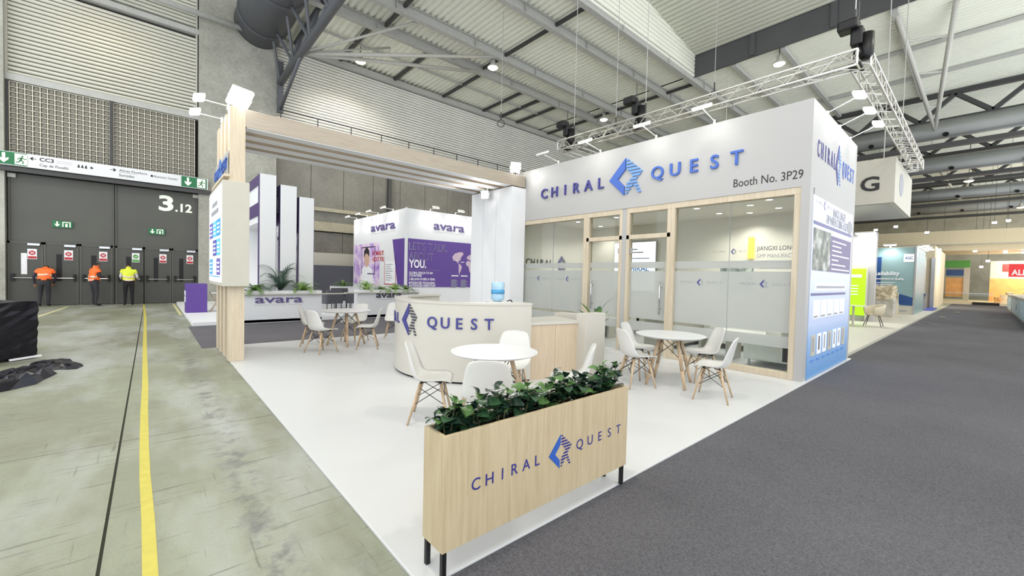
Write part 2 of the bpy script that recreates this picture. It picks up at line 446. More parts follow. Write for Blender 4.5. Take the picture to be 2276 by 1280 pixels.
# lettering -------------------------------------------------------------
_TC = {}
def _txt(s, bold, ext, res, spacing):
    k = (s, bold, round(ext, 5), res, spacing)
    if k in _TC: return _TC[k]
    cu = bpy.data.curves.new('t', 'FONT'); cu.body = s; cu.size = 1.0; cu.resolution_u = res; cu.extrude = ext; cu.offset = bold
    cu.space_character = spacing
    ob = bpy.data.objects.new('t', cu)
    me = bpy.data.meshes.new_from_object(ob)
    vs = [v.co.copy() for v in me.vertices]; fs = [tuple(p.vertices) for p in me.polygons]
    bpy.data.objects.remove(ob); bpy.data.curves.remove(cu); bpy.data.meshes.remove(me)
    _TC[k] = (vs, fs); return _TC[k]
_hv = _txt('H', 0.0, 0.0, 2, 1.0)[0]
CAP = max(v.y for v in _hv)
def put_text(name, s, h, o, u, m, parent, depth=0.003, align='L', width=None, bold=0.0, res=3, spacing=1.0, v=(0,0,1), shear=0.0):
    sc = h / CAP
    vs, fs = _txt(s, bold, 0.5 * depth / sc, res, spacing)
    if not vs: return None
    x0 = min(q.x for q in vs); x1 = max(q.x for q in vs)
    kx = sc if width is None else width / (x1 - x0)
    ox = {'L': 0, 'C': -0.5, 'R': -1}[align] * (x1 - x0) * kx
    u = Vector(u); v = Vector(v); nn = u.cross(v); o = Vector(o)
    mb = MB()
    mb.add([o + u*((q.x - x0)*kx + ox + shear*q.y*sc) + v*(q.y*sc) + nn*(q.z*sc + depth*0.5) for q in vs], fs)
    return mb.build(name, m, parent)
def letters(s, h, o, u, pitch, m, parent, depth=0.01, bold=0.0, name='letter', v=(0,0,1), res=4, lw=None):
    """one part for each letter; letter centres pitch apart, starting at o"""
    for i, ch in enumerate(s):
        mm = m[i] if isinstance(m, (list, tuple)) else m
        put_text(name, ch, h, Vector(o) + Vector(u)*(pitch*i), u, mm, parent, depth, 'C', bold=bold, res=res, v=v, width=(None if lw is None else (lw if ch != 'I' else lw*0.25)))
def logo(o, u, w, h, parent, m1='blue', m2='blue', depth=0.01, v=(0,0,1), bend=None):
    """open chevron on the left, striped mirror half with two feet on the right; o = lower left"""
    o = Vector(o); u = Vector(u)*w; vv = Vector(v)*h
    mb = MB().prism([(0.49,1.0),(0.0,0.46),(0.47,0.0),(0.47,0.24),(0.27,0.46),(0.49,0.70)], o, u, vv, depth)
    mb.build('logo_chevron', m1, parent)
    def rt(y):
        if y > 0.58: return 0.52 + (1-y)/0.42*0.48
        if y > 0.38: return 1.0 - (0.58-y)/0.20*0.2
        return 0.80 + (0.38-y)/0.36*0.16
    def lf(y):
        if y > 0.70: return 0.52
        if y > 0.50: return 0.52 + (0.70-y)/0.20*0.20
        if y > 0.28: return 0.72 - (0.50-y)/0.22*0.20
        return 0.52
    mb = MB()
    n = 11
    for i in range(n):
        y1 = 0.97 - i*0.089; y0 = y1 - 0.050
        y0 = max(y0, 0.005)
        if y1 > 0.26:
            mb.prism([(lf(y0),y0),(rt(y0),y0),(rt(y1),y1),(lf(y1),y1)], o, u, vv, depth)
        else:
            g = lambda y: 0.52 + 0.22*max(0.02, y)/0.26
            k = lambda y: 0.74 + 0.16*(1 - max(0, y)/0.26)
            mb.prism([(0.52,y0),(g(y0),y0),(g(y1),y1),(0.52,y1)], o, u, vv, depth)
            mb.prism([(k(y0),y0),(rt(y0),y0),(rt(y1),y1),(k(y1),y1)], o, u, vv, depth)
    mb.build('logo_stripes', m2, parent)
X = Vector((1,0,0)); Y = Vector((0,1,0)); Z = Vector((0,0,1))
mY = Vector((0,-1,0)); mX = Vector((-1,0,0))
# =================================================================== HALL
# ---- floor: slabs with sunk joints, carpets, stand floor
fl = MB().box(-6.2, 82, -3.4, 24.6, -0.3, -0.012).build('floor', 'joint'); tag(fl, kind='structure')
xs = [-6.2, -4.2, -0.2, 3.8, 82]; ys = [-3.4, -1, 5, 11, 17, 24.6]
for i in range(len(xs)-1):
    for j in range(len(ys)-1):
        B('floor_slab', 'floor', fl, (xs[i]+0.008, xs[i+1]-0.008, ys[j]+0.006, ys[j+1]-0.006, -0.012, 0.0))
t = MB().box(1.0, 62, -3.4, 1.75, 0.0, 0.006).box(10.95, 62, 1.75, 1.86, 0.0, 0.006).build('floor_carpet_aisle', 'carpet'); tag(t, kind='structure')
t = MB().box(0.76, 16, 10.02, 14.02, 0.0, 0.006).build('floor_carpet_side', 'carpet2'); tag(t, kind='structure')
t = MB().box(1.0, 10.95, 1.75, 10.02, 0.0, 0.02).build('floor_stand', 'booth_floor', bevel=0.004); tag(t, kind='structure')

def strip(name, pts, w, m, z=0.0015):
    mb = MB(); vs = []; fs = []
    for i, p in enumerate(pts):
        a = Vector(pts[max(0, i-1)]); b = Vector(pts[min(len(pts)-1, i+1)])
        d = (b - a).normalized(); nn = Vector((d.y, -d.x)) * (w/2)
        vs += [(p[0]-nn.x, p[1]-nn.y, z), (p[0]+nn.x, p[1]+nn.y, z), (p[0]-nn.x, p[1]-nn.y, 0.0), (p[0]+nn.x, p[1]+nn.y, 0.0)]
    for i in range(len(pts)-1):
        k = 4*i
        fs += [(k, k+1, k+5, k+4), (k+2, k, k+4, k+6), (k+1, k+3, k+7, k+5)]
    mb.add(vs, fs)
    return mb.build(name, m)
tag(strip('floor_marking_tape', [(0.015,1.9),(0.0,2.71),(-0.01,3.33),(-0.03,4.06),(-0.04,4.75),(-0.05,6.01),(-0.05,7.12),(-0.08,10.63),(-0.12,17.22),(-0.21,23.4)], 0.062, 'yellow'),
    'long yellow tape line running across the concrete floor', 'floor marking')
tag(strip('floor_marking_paint', [(-2.62,17.4),(-2.54,18.93),(-2.37,22.95)], 0.09, 'paleline'), 'faded pale line on the floor behind the black wrapped crate', 'floor marking')
tag(strip('floor_marking_paint', [(0.77,17.6),(0.76,23.3)], 0.08, 'paleline'), 'faded pale line on the floor leading past the purple kiosk', 'floor marking')

# ---- long hall wall (Y = 24)
wall = MB().box(-8, 80, 24.25, 24.65, 0, 17).build('wall_back', 'gap'); tag(wall, kind='structure')
B('concrete_column', 'concrete', wall, (-5.6, -4.02, 23.75, 24.25, 0, 17))
B('concrete_column', 'concrete', wall, (1.66, 4.78, 23.7, 24.25, 0, 17))
B('concrete_column', 'concrete_d', wall, (-8, -5.6, 24.0, 24.25, 0, 17))
B('cladding_beam', 'steel', wall, (-4.02, 1.66, 23.93, 24.25, 8.38, 8.62))
B('cladding_beam', 'steel', wall, (-4.02, 1.66, 23.9, 24.25, 12.2, 12.42))
B('cladding_edge', 'steel_l', wall, (-4.02, -3.96, 23.95, 24.25, 8.62, 17))
B('cladding_edge', 'steel_l', wall, (1.56, 1.62, 23.95, 24.25, 8.62, 17))
def slat_mesh(x0, x1, pitch):
    a = pitch*0.78
    prof = [(24.24, 0), (24.08, 0.012), (24.05, a*0.35), (24.07, a-0.008), (24.24, a)]
    mb = MB(); n = len(prof)
    mb.add([(x0, p[0], p[1]) for p in prof] + [(x1, p[0], p[1]) for p in prof],
           [(i, n+i, n+i+1, i+1) for i in range(n-1)] + [tuple(range(n)), tuple(range(2*n-1, n-1, -1))])
    return mb
p = 0.157
s0 = slat_mesh(-3.96, 1.56, p).build('cladding_slat', 'slat2', wall)
s0.location.z = 8.64
k = 1
while 8.64 + k*p < 14.6:
    z = 8.64 + k*p; k += 1
    if 12.08 < z < 12.42: continue
    inst(s0, wall, (0, 0, z))
# right-hand bay: cladding over a gallery with railing, concrete panels below
s1 = slat_mesh(4.78, 62, p).build('cladding_slat', 'slat', wall); s1.location.z = 9.05
k = 1
while 9.05 + k*p < 13.05:
    inst(s1, wall, (0, 0, 9.05 + k*p)); k += 1
B('cladding_cap', 'steel', wall, (4.78, 62, 23.85, 24.25, 12.98, 13.3))
px = 4.78; k = 0
while px < 60:
    w = 1.72
    B('concrete_panel', 'concrete_d', wall, (px+0.012, px+w-0.012, 24.02, 24.25, 5.05, 8.98))
    B('concrete_panel', 'concrete_d', wall, (px+0.012, px+w-0.012, 24.06, 24.25, 2.5, 3.75))
    px += w
B('ledge', 'concrete_b', wall, (4.78, 60, 23.75, 24.25, 4.86, 5.05))
B('ledge', 'concrete_d', wall, (4.78, 60, 23.95, 24.25, 4.3, 4.86))
B('ledge', 'concrete_b', wall, (4.78, 60, 23.9, 24.25, 3.8, 4.3))
B('downpipe', 'steel_d', wall, (10.8, 11.0, 23.8, 24.02, 4.9, 9.0))
B('downpipe', 'steel_d', wall, (22.0, 22.2, 23.8, 24.02, 4.9, 9.0))
rl = thing('gallery_railing', (4.8, 23.55, 9.0), 'thin dark railing along the foot of the ribbed wall cladding', 'railing')
MB().bar((4.9,23.5,9.64),(40,23.5,9.64),0.05,0.05).build('handrail', 'steel_d', rl)
MB().bar((4.9,23.5,9.22),(40,23.5,9.22),0.03,0.03).build('rail', 'steel_d', rl)
MB().box(4.9, 40, 23.45, 23.7, 8.95, 9.0).build('walkway', 'steel', rl)
rp0 = MB().box(4.9, 4.94, 23.48, 23.52, 9.0, 9.64).build('railing_post', 'steel_d', rl)
for k in range(1, 20): inst(rp0, rl, (1.75*k, 0, 0))
t = MB().box(4.85, 30, 23.2, 23.32, 0, 2.58).build('wall_hoarding', 'offwhite'); tag(t, kind='structure')

# ---- sliding gate with six personnel doors
lock = []
for gi, (x0, x1) in enumerate(((-3.98, -1.13), (-1.11, 1.66))):
    g = struct('door_%d' % (gi+1), (0.5*(x0+x1), 24.0, 0)); lock.append(g)
    B('gate_leaf', 'door', g, (x0, x1, 24.0, 24.12, 0.02, 4.98))
    B('gate_edge', 'door2', g, (x0, x0+0.06, 23.97, 24.0, 0.02, 4.98)); B('gate_edge', 'door2', g, (x1-0.06, x1, 23.97, 24.0, 0.02, 4.98))
    B('roller_box', 'steel_l', g, ((x0+0.0, x0+0.2, 23.9, 24.0, 4.8, 4.95) if gi == 0 else (x1-0.2, x1, 23.9, 24.0, 4.8, 4.95)))
dx = [(-3.94,-3.17),(-3.04,-2.22),(-2.08,-1.24),(-1.04,-0.25),(-0.16,0.64),(0.78,1.58)]
for i, (a, b) in enumerate(dx):
    g = lock[0 if i < 3 else 1]
    d = B('personnel_door', 'door2', g, (a, b, 23.955, 24.0, 0.02, 2.36))
    B('door_frame', 'door', d, (a-0.06, a, 23.94, 24.0, 0.0, 2.44), (b, b+0.06, 23.94, 24.0, 0.0, 2.44), (a-0.06, b+0.06, 23.94, 24.0, 2.36, 2.44))
    wx = (a + 0.27) if i != 5 else a + 0.2
    B('vision_panel', ('white_t' if i == 0 else 'black'), d, (wx, wx+0.15, 23.948, 23.955, 1.2 if i == 0 else 0.95, 2.0))
    B('door_closer', 'chrome', d, (b-0.33, b-0.02, 23.88, 23.955, 2.30, 2.38))
    pb = MB().tube((a+0.08, 23.88, 1.06), (b-0.06, 23.88, 1.06), 0.022, n=8); pb.build('push_bar', 'chrome', d)
    B('push_bar_end', 'black', d, (a+0.03, a+0.11, 23.86, 23.955, 0.96, 1.22), (b-0.09, b-0.01, 23.86, 23.955, 0.96, 1.22))
    sx = b - 0.22
    s = B('notice_board', 'white_t', d, (sx-0.12, sx+0.12, 23.945, 23.952, 1.78, 2.17))
    mc = 'green_p' if i == 3 else 'red'
    dm = MB()
    dm.prism([(0.088*math.cos(2*PI*q/20), 0.088*math.sin(2*PI*q/20)) for q in range(20)], (sx, 23.944, 2.02), X, Z, 0.004)
    dm.build('notice_symbol', mc, d)
    xm = MB()
    if i == 3:
        xm.bar((sx-0.04,23.938,2.02),(sx-0.01,23.938,1.985),0.02,0.004,(0,1,0)); xm.bar((sx-0.01,23.938,1.985),(sx+0.045,23.938,2.055),0.02,0.004,(0,1,0))
    else:
        xm.bar((sx-0.04,23.938,1.98),(sx+0.04,23.938,2.06),0.022,0.004,(0,1,0)); xm.bar((sx-0.04,23.938,2.06),(sx+0.04,23.938,1.98),0.022,0.004,(0,1,0))
    xm.build('notice_mark', 'white_t', d)
    B('notice_caption', mc, d, (sx-0.11, sx+0.11, 23.94, 23.946, 1.80, 1.89))
put_text('gate_number', '3', 0.62, (0.28, 23.99, 4.12), X, 'green_w', lock[1], 0.008, bold=0.03, width=0.5)
put_text('gate_number', '.12', 0.34, (0.84, 23.99, 4.12), X, 'green_w', lock[1], 0.008, bold=0.03)
B('gate_rail', 'steel_d', wall, (-5.6, 2.1, 23.55, 23.75, 4.98, 5.14))
B('gate_rail', 'door', wall, (-4.02, 1.66, 23.75, 24.25, 5.1, 5.66))

def man(o, u, h, m, parent, depth=0.004):
    """running-man pictogram"""
    mb = MB(); o = Vector(o); u = Vector(u); n = u.cross(Z)
    def P(x, y): return o + u*(x*h) + Z*(y*h) + n*depth*0.5
    def limb(a, b, w): mb.bar(P(*a), P(*b), w*h, depth, n)
    mb.prism([(0.09*math.cos(2*PI*q/12)+0.56, 0.09*math.sin(2*PI*q/12)+0.86) for q in range(12)], o, u*h, Z*h, depth)
    limb((0.52,0.74),(0.42,0.42),0.15); limb((0.52,0.70),(0.74,0.56),0.08); limb((0.74,0.56),(0.86,0.66),0.07)
    limb((0.50,0.70),(0.28,0.64),0.08); limb((0.28,0.64),(0.20,0.46),0.07)
    limb((0.42,0.44),(0.62,0.28),0.10); limb((0.62,0.28),(0.58,0.04),0.09)
    limb((0.40,0.44),(0.30,0.22),0.10); limb((0.30,0.22),(0.08,0.16),0.09)
    mb.build('running_man', m, parent)
def arrow(o, ang, ln, m, parent, u=X, depth=0.004, w=0.16):
    c, s = math.cos(ang), math.sin(ang)
    pts = [(-0.5,-w/2),(0.08,-w/2),(-0.08,-0.32),(0.14,-0.32),(0.5,0.0),(0.14,0.32),(-0.08,0.32),(0.08,w/2),(-0.5,w/2)]
    pts = [(x*c - y*s, x*s + y*c) for x, y in pts]
    MB().prism([(x*ln, y*ln) for x, y in pts], o, u, Z, depth).build('arrow', m, parent)

sg = thing('direction_sign', (-1.3, 23.5, 5.2), 'long white overhead sign with black place names and green exit ends', 'sign')
B('sign_board', 'white_n', sg, (-4.75, 1.98, 23.45, 23.55, 5.17, 5.66))
for (a, b, ax, mx_) in ((-4.7, -3.43, -3.98, -3.72), (1.03, 1.93, 1.26, 1.58)):
    B('exit_panel', 'green', sg, (a, b, 23.435, 23.45, 5.19, 5.64))
    arrow((ax, 23.433, 5.415), -PI/2, 0.36, 'green_w', sg, w=0.22)
    B('exit_pictogram_field', 'green_w', sg, (mx_, mx_+0.3, 23.428, 23.435, 5.22, 5.61))
    man((mx_+0.0, 23.426, 5.24), X, 0.33, 'green', sg)
arrow((-3.28, 23.448, 5.5), PI, 0.17, 'black_t', sg, w=0.1)
put_text('sign_text', 'CC3', 0.13, (-3.12, 23.448, 5.45), X, 'black_t', sg, bold=0.02, width=0.36)
put_text('sign_text', 'Cap de Pavelló', 0.10, (-3.12, 23.448, 5.26), X, 'dark_t', sg, width=0.74)
B('sign_rule', 'grey_t', sg, (-2.70, -2.26, 23.446, 23.45, 5.53, 5.54)); B('sign_rule', 'grey_t', sg, (-2.70, -2.30, 23.446, 23.45, 5.46, 5.47))
for xx in (-2.14, -2.04, -1.94):
    MB().prism([(0,0),(0.07,0),(0.045,0.12),(0.025,0.12)], (xx, 23.448, 5.40), X, Z, 0.004).build('sign_pictogram', 'black_t', sg)
MB().box(-1.80,-1.70,23.444,23.45,5.44,5.47).box(-1.765,-1.735,23.444,23.45,5.405,5.505).build('sign_pictogram', 'dark_t', sg)
arrow((-1.13, 23.448, 5.5), 0, 0.18, 'black_t', sg, w=0.1)
put_text('sign_text', 'Altres Pavellons', 0.09, (-0.96, 23.448, 5.47), X, 'dark_t', sg, width=0.86)
put_text('sign_text', 'Sortides', 0.10, (-0.96, 23.448, 5.27), X, 'black_t', sg, width=0.46)
B('sign_rule', 'grey_t', sg, (-0.96, -0.4, 23.446, 23.45, 5.425, 5.435))
MB().prism([(0.045*math.cos(2*PI*q/14), 0.045*math.sin(2*PI*q/14)) for q in range(14)], (0.05, 23.448, 5.46), X, Z, 0.004).build('sign_pictogram', 'black_t', sg)
put_text('sign_text', 'Business Center', 0.08, (0.13, 23.448, 5.42), X, 'dark_t', sg, width=0.78)
for (cx, cz, lb) in ((-2.6, 3.18, 'small green exit sign on the left half of the grey gate'), (0.21, 3.15, 'small green exit sign below the number on the grey gate')):
    e = thing('exit_sign', (cx, 23.96, cz), lb, 'sign', 'small exit signs on the gate')
    B('sign_plate', 'green', e, (cx-0.27, cx+0.27, 23.94, 23.99, cz-0.13, cz+0.13))
    arrow((cx-0.14, 23.938, cz), -PI/2, 0.2, 'green_w', e, w=0.22)
    MB().box(cx+0.0, cx+0.22, 23.932, 23.94, cz+0.07, cz+0.1).box(cx+0.0, cx+0.03, 23.932, 23.94, cz-0.1, cz+0.1).box(cx+0.19, cx+0.22, 23.932, 23.94, cz-0.1, cz+0.1).box(cx+0.08, cx+0.14, 23.932, 23.94, cz-0.1, cz+0.03).build('exit_pictogram', 'green_w', e)

# ---- glass block windows
for wi, (x0, nx) in enumerate(((-3.93, 14), (-1.14, 14))):
    wn = struct('window_%d' % (wi+1), (x0, 24.0, 5.66))
    pt = 0.1905; nz = 14; x1 = x0 + nx*pt; z0 = 5.68
    mb = MB()
    for i in range(nx+1): mb.box(x0+i*pt-0.013, x0+i*pt+0.013, 24.0, 24.2, z0, z0+nz*pt)
    for j in range(nz+1): mb.box(x0, x1, 24.003, 24.2, z0+j*pt-0.011, z0+j*pt+0.011)
    mb.build('grout_grid', 'grout', wn)
    g0 = None
    for j in range(nz):
        for i in range(nx):
            if g0 is None:
                mb = MB()
                a, b, c, d = x0+0.013, x0+pt-0.013, z0+0.011, z0+pt-0.011
                e_ = 0.03
                mb.add([(a,24.06,c),(b,24.06,c),(b,24.06,d),(a,24.06,d),(a+e_,24.03,c+e_),(b-e_,24.03,c+e_),(b-e_,24.03,d-e_),(a+e_,24.03,d-e_)],
                       [(0,1,5,4),(1,2,6,5),(2,3,7,6),(3,0,4,7),(4,5,6,7)])
                g0 = mb.build('glass_block', 'gblock', wn)
            else:
                inst(g0, wn, (i*pt, 0, j*pt))
B('window_post', 'steel_d', wall, (-1.26, -1.16, 23.9, 24.25, 5.66, 8.38))
B('window_post', 'steel_d', wall, (-4.02, -3.95, 23.93, 24.25, 5.66, 8.38))

# ---- roof
def corrugate(name, x0, x1, y0, y1, z, pitch=0.30, depth=0.10, m='roof', zf=None):
    mb = MB(); vs = []; fs = []; x = x0; k = 0; prof = []
    while x < x1:
        prof += [(x, 0), (x+pitch*0.42, 0), (x+pitch*0.5, depth), (x+pitch*0.92, depth)]; x += pitch
    n = len(prof)
    for (yy) in (y0, y1):
        for (a, d) in prof: vs.append((a, yy, (zf(a) if zf else z) + d))
    fs = [(i, i+1, n+i+1, n+i) for i in range(n-1)]
    mb.add(vs, fs); o = mb.build(name, m); tag(o, kind='structure'); return o
corrugate('ceiling', 5.2, 23.7, 11.42, 24.2, 13.42)
corrugate('ceiling_side', 23.5, 80, 0.0, 24.2, 13.42)
corrugate('ceiling_aisle', 23.5, 80, -12.0, 0.0, 13.42)
corrugate('ceiling_raised', -10, 23.5, -12, 11.42, 14.4, m='roof2', zf=lambda x: 14.42 + (23.5-x)*0.15)
t = MB().box(-10, 5.2, 11.42, 24.2, 16.6, 16.8).build('ceiling_corner', 'roof'); tag(t, kind='structure')
# ribbed upstand between the low and the raised roof
us = struct('wall_upstand', (0, 11.42, 13.2))
rb = None
for k in range(32):
    z = 13.25 + k*0.22
    xe = 23.5 if z < 14.4 else 23.5 - (z-14.4)/0.15
    if xe < -9: break
    MB().box(-10, min(23.46, xe+0.8), 11.34, 11.42, z, z+0.16).box(-10, min(23.46, xe+0.8), 11.40, 11.44, z+0.16, z+0.22).build('upstand_rib', 'roof', us)
fa = MB().box(23.5, 23.6, -12, 11.42, 13.25, 14.5).build('wall_roof_fascia', 'fascia_d'); tag(fa, kind='structure')
for k in range(4):
    B('fascia_rib', 'fascia_d', fa, (23.4, 23.5, 8.2-3.4*k, 8.45-3.4*k, 13.3, 14.45))
# purlin beams along the hall
for i, (y, x0, lb) in enumerate(((19.2, 5.0, 'grey roof beam nearest the ribbed wall'), (17.2, 5.0, 'second grey roof beam from the ribbed wall'), (13.55, 6.0, 'third grey roof beam from the ribbed wall'), (11.45, 6.0, 'grey roof beam under the ribbed upstand of the raised roof'))):
    bm = thing('roof_beam', (x0, y, 13.0), lb, 'beam', 'roof beams along the hall')
    x1 = 36.1
    MB().box(x0, x1, y-0.02, y+0.02, 12.96, 13.38).build('beam_web', 'steel', bm)
    MB().box(x0, x1, y-0.13, y+0.13, 12.94, 12.98).build('beam_flange', 'steel', bm)
    MB().box(x0, x1, y-0.13, y+0.13, 13.36, 13.40).build('beam_flange', 'steel', bm)
    st = MB().box(8.0, 8.03, y-0.12, y+0.12, 12.97, 13.37).build('beam_stiffener', 'steel', bm)
    for k in range(1, 7): inst(st, bm, (4.2*k, 0, 0))
for i, x in enumerate((7.9, 11.1, 14.5, 17.8, 19.4, 21.0, 24.4, 28.0, 32.0)):
    o = MB().bar((x, 24.0, 13.28), (x, 19.3, 13.28), 0.16, 0.14).build('roof_purlin', 'steel_d', loc=(x, 21.5, 13.28))
    tag(o, 'dark short roof bar by the ribbed wall, %s from the left' % ('first', 'second', 'third', 'fourth', 'fifth', 'sixth', 'seventh', 'eighth', 'ninth')[i], 'beam', 'short dark roof bars by the ribbed wall')
for i, x in enumerate((8.4, 14.2, 24.4, 34.0)):
    o = MB().bar((x, 19.1, 13.3), (x, 11.5, 13.3), 0.13, 0.14).build('roof_tie', 'steel_d', loc=(x, 15, 13.3))
    tag(o, 'thin dark cross bar spanning the grey roof beams, %s from the girder' % ('first', 'second', 'third', 'fourth')[i], 'beam', 'cross bars between the roof beams')
for i, y in enumerate((21.6,)):
    o = MB().bar((5.2, y, 13.3), (40, y, 13.3), 0.1, 0.1).build('roof_purlin', 'steel', loc=(20, y, 13.3))
    tag(o, 'thin grey purlin halfway between the ribbed wall and the nearest beam', 'beam')
# cross bars and purlins under the low roof right of the fascia
for i, (x, y0, y1) in enumerate(((28.4, -6, 11.2), (32.5, -6, 11.2))):
    o = MB().bar((x, y0, 13.3), (x, y1, 13.3), 0.16, 0.16).build('roof_purlin', 'steel', loc=(x, 1, 13.3))
    tag(o, 'pale roof bar parallel to the dark fascia, the %s one' % ('nearer', 'farther')[i], 'beam', 'roof bars beyond the fascia')
for i, y in enumerate((2.9, 7.0, 9.3)):
    o = MB().bar((23.7, y, 13.25), (36, y, 13.25), 0.2, 0.2).build('roof_rafter', 'steel', loc=(24, y, 13.25))
    tag(o, 'pale roof rafter leading away from the dark fascia, %s from the right' % ('first', 'second', 'third')[i], 'beam', 'rafters beyond the fascia')

# ---- tubular girders with branching struts
def girder(x, y0, y1, zb, zt, lb, m='steel', step=2.6, hood=False):
    g = thing('roof_girder', (x, y0, zb), lb, 'girder')
    MB().tube((x, y0, zb), (x, y1, zb), 0.16, n=10).build('bottom_chord', m, g, smooth=True)
    for dx_ in (-0.7, 0.7): MB().tube((x+dx_, y0, zt), (x+dx_, y1, zt), 0.12, n=10).build('top_chord', m, g, smooth=True)
    y = y1; k = 0
    while y > y0 + step:
        for dx_ in (-0.7, 0.7):
            MB().tube((x, y, zb), (x+dx_, y-step/2, zt), 0.07, n=6).build('web_strut', m, g)
            MB().tube((x+dx_, y-step/2, zt), (x, y-step, zb), 0.07, n=6).build('web_strut', m, g)
        y -= step; k += 1
    return g
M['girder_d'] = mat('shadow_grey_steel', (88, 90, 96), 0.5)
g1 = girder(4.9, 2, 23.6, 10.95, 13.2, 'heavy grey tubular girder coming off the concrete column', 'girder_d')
for (p2, lb) in (((13.6, 17.2, 13.0), 'pale strut'), ((13.9, 19.1, 13.0), 'pale strut')):
    MB().tube((4.95, 19.7, 10.95), p2, 0.09, n=8).build('branch_strut', 'steel_l', g1, smooth=True)
MB().tube((4.9, 19.7, 10.95), (9.3, 17.3, 13.1), 0.06, n=8).build('branch_strut', 'steel_l', g1, smooth=True)
MB().tube((4.9, 19.7, 10.95), (9.3, 20.6, 13.2), 0.05, n=8).build('branch_strut', 'steel_l', g1, smooth=True)
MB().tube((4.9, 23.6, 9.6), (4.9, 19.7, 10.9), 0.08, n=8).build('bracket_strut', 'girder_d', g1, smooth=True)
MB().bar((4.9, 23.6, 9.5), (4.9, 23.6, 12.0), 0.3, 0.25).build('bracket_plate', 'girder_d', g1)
pp = MB().tube((-8, 23.3, 12.86), (4.9, 23.3, 12.86), 0.12, n=10).build('service_pipe', 'steel', loc=(0, 23.3, 12.86), smooth=True)
tag(pp, 'grey pipe running along the wall in front of the concrete column', 'pipe')
vd = thing('ventilation_duct', (4.0, 20, 13.4), 'large dark round ventilation duct above the concrete column', 'duct')
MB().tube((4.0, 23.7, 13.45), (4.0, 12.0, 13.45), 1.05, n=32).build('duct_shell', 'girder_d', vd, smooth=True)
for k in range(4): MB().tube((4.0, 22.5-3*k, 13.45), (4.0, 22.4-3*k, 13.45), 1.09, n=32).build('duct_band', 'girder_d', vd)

def far_girder(x, zt, lb, dz=1.6, ducts=True, ym=-6, yM=16):
    g = thing('lattice_girder', (x, 0, zt-dz), lb, 'girder')
    MB().box(x-0.18, x+0.18, ym, yM, zt-0.22, zt).build('top_chord', 'steel_d', g)
    MB().box(x-0.18, x+0.18, ym, yM, zt-dz-0.2, zt-dz).build('bottom_chord', 'steel_d', g)
    y = ym; k = 0
    while y < yM:
        a = (x, y, zt-dz) if k % 2 == 0 else (x, y, zt-0.2); b = (x, y+1.5, zt-0.2) if k % 2 == 0 else (x, y+1.5, zt-dz)
        MB().bar(a, b, 0.26, 0.22).build('web_member', 'steel_d', g); y += 1.5; k += 1
    return g
far_girder(36.4, 13.38, 'nearest dark lattice girder under the roof on the right')
far_girder(44.0, 12.9, 'second dark lattice girder under the roof on the right', 1.5)
far_girder(54.0, 12.6, 'third dark lattice girder deep in the hall', 1.5)
far_girder(66.0, 12.9, 'farthest dark lattice girder at the end of the hall', 1.6)
for (x, z, r, lb) in ((36.2, 11.1, 0.55, 'large round air duct under the nearest lattice girder'), (43.6, 10.5, 0.55, 'round air duct under the second lattice girder'), (55.0, 10.1, 0.5, 'round air duct deep in the hall'), (67.0, 10.4, 0.6, 'farthest round air duct in the hall')):
    d = thing('air_duct', (x, 0, z), lb, 'duct')
    MB().tube((x, -6, z), (x, 16, z), r, n=24).build('duct_shell', 'duct', d, smooth=True)
    for k in range(6):
        y = -5 + 3.4*k
        MB().tube((x-r*0.72, y, z-r*0.72), (x-r*0.8, y, z-r*0.8), 0.13, n=14).build('air_nozzle', 'black', d)
    MB().box(x-0.25, x+0.25, -6, 16, z-r-0.55, z-r-0.3).build('cable_tray', 'steel_d', d)
vs_ = thing('branching_strut', (36.4, 2.3, 10.9), 'pale V-shaped strut between the lattice girder and the roof', 'strut', 'V-shaped roof struts')
for p2 in ((23.9, 2.9, 13.3), (24.9, 1.15, 13.3)):
    MB().tube((35.35, 2.25, 10.95), p2, 0.10, n=10).build('strut_leg', 'steel_l', vs_, smooth=True)
for f in (0.25, 0.55, 0.8):
    a = Vector((35.35,2.25,10.95)).lerp(Vector((23.9,2.9,13.3)), f); b = Vector((35.35,2.25,10.95)).lerp(Vector((24.9,1.15,13.3)), f)
    MB().tube(a, b, 0.05, n=6).build('strut_rung', 'steel_l', vs_)
vs2 = thing('branching_strut', (66, 2.3, 10.9), 'small distant V-shaped strut deep in the hall', 'strut', 'V-shaped roof struts')
for p2 in ((56, 3.4, 13.2), (56, 0.6, 13.2)):
    MB().tube((65.5, 2.0, 11.0), p2, 0.12, n=8).build('strut_leg', 'steel_l', vs2, smooth=True)
# end of the hall
t = MB().box(79, 79.4, -6, 24.6, 0, 14).build('wall_far', 'concrete_b'); tag(t, kind='structure')
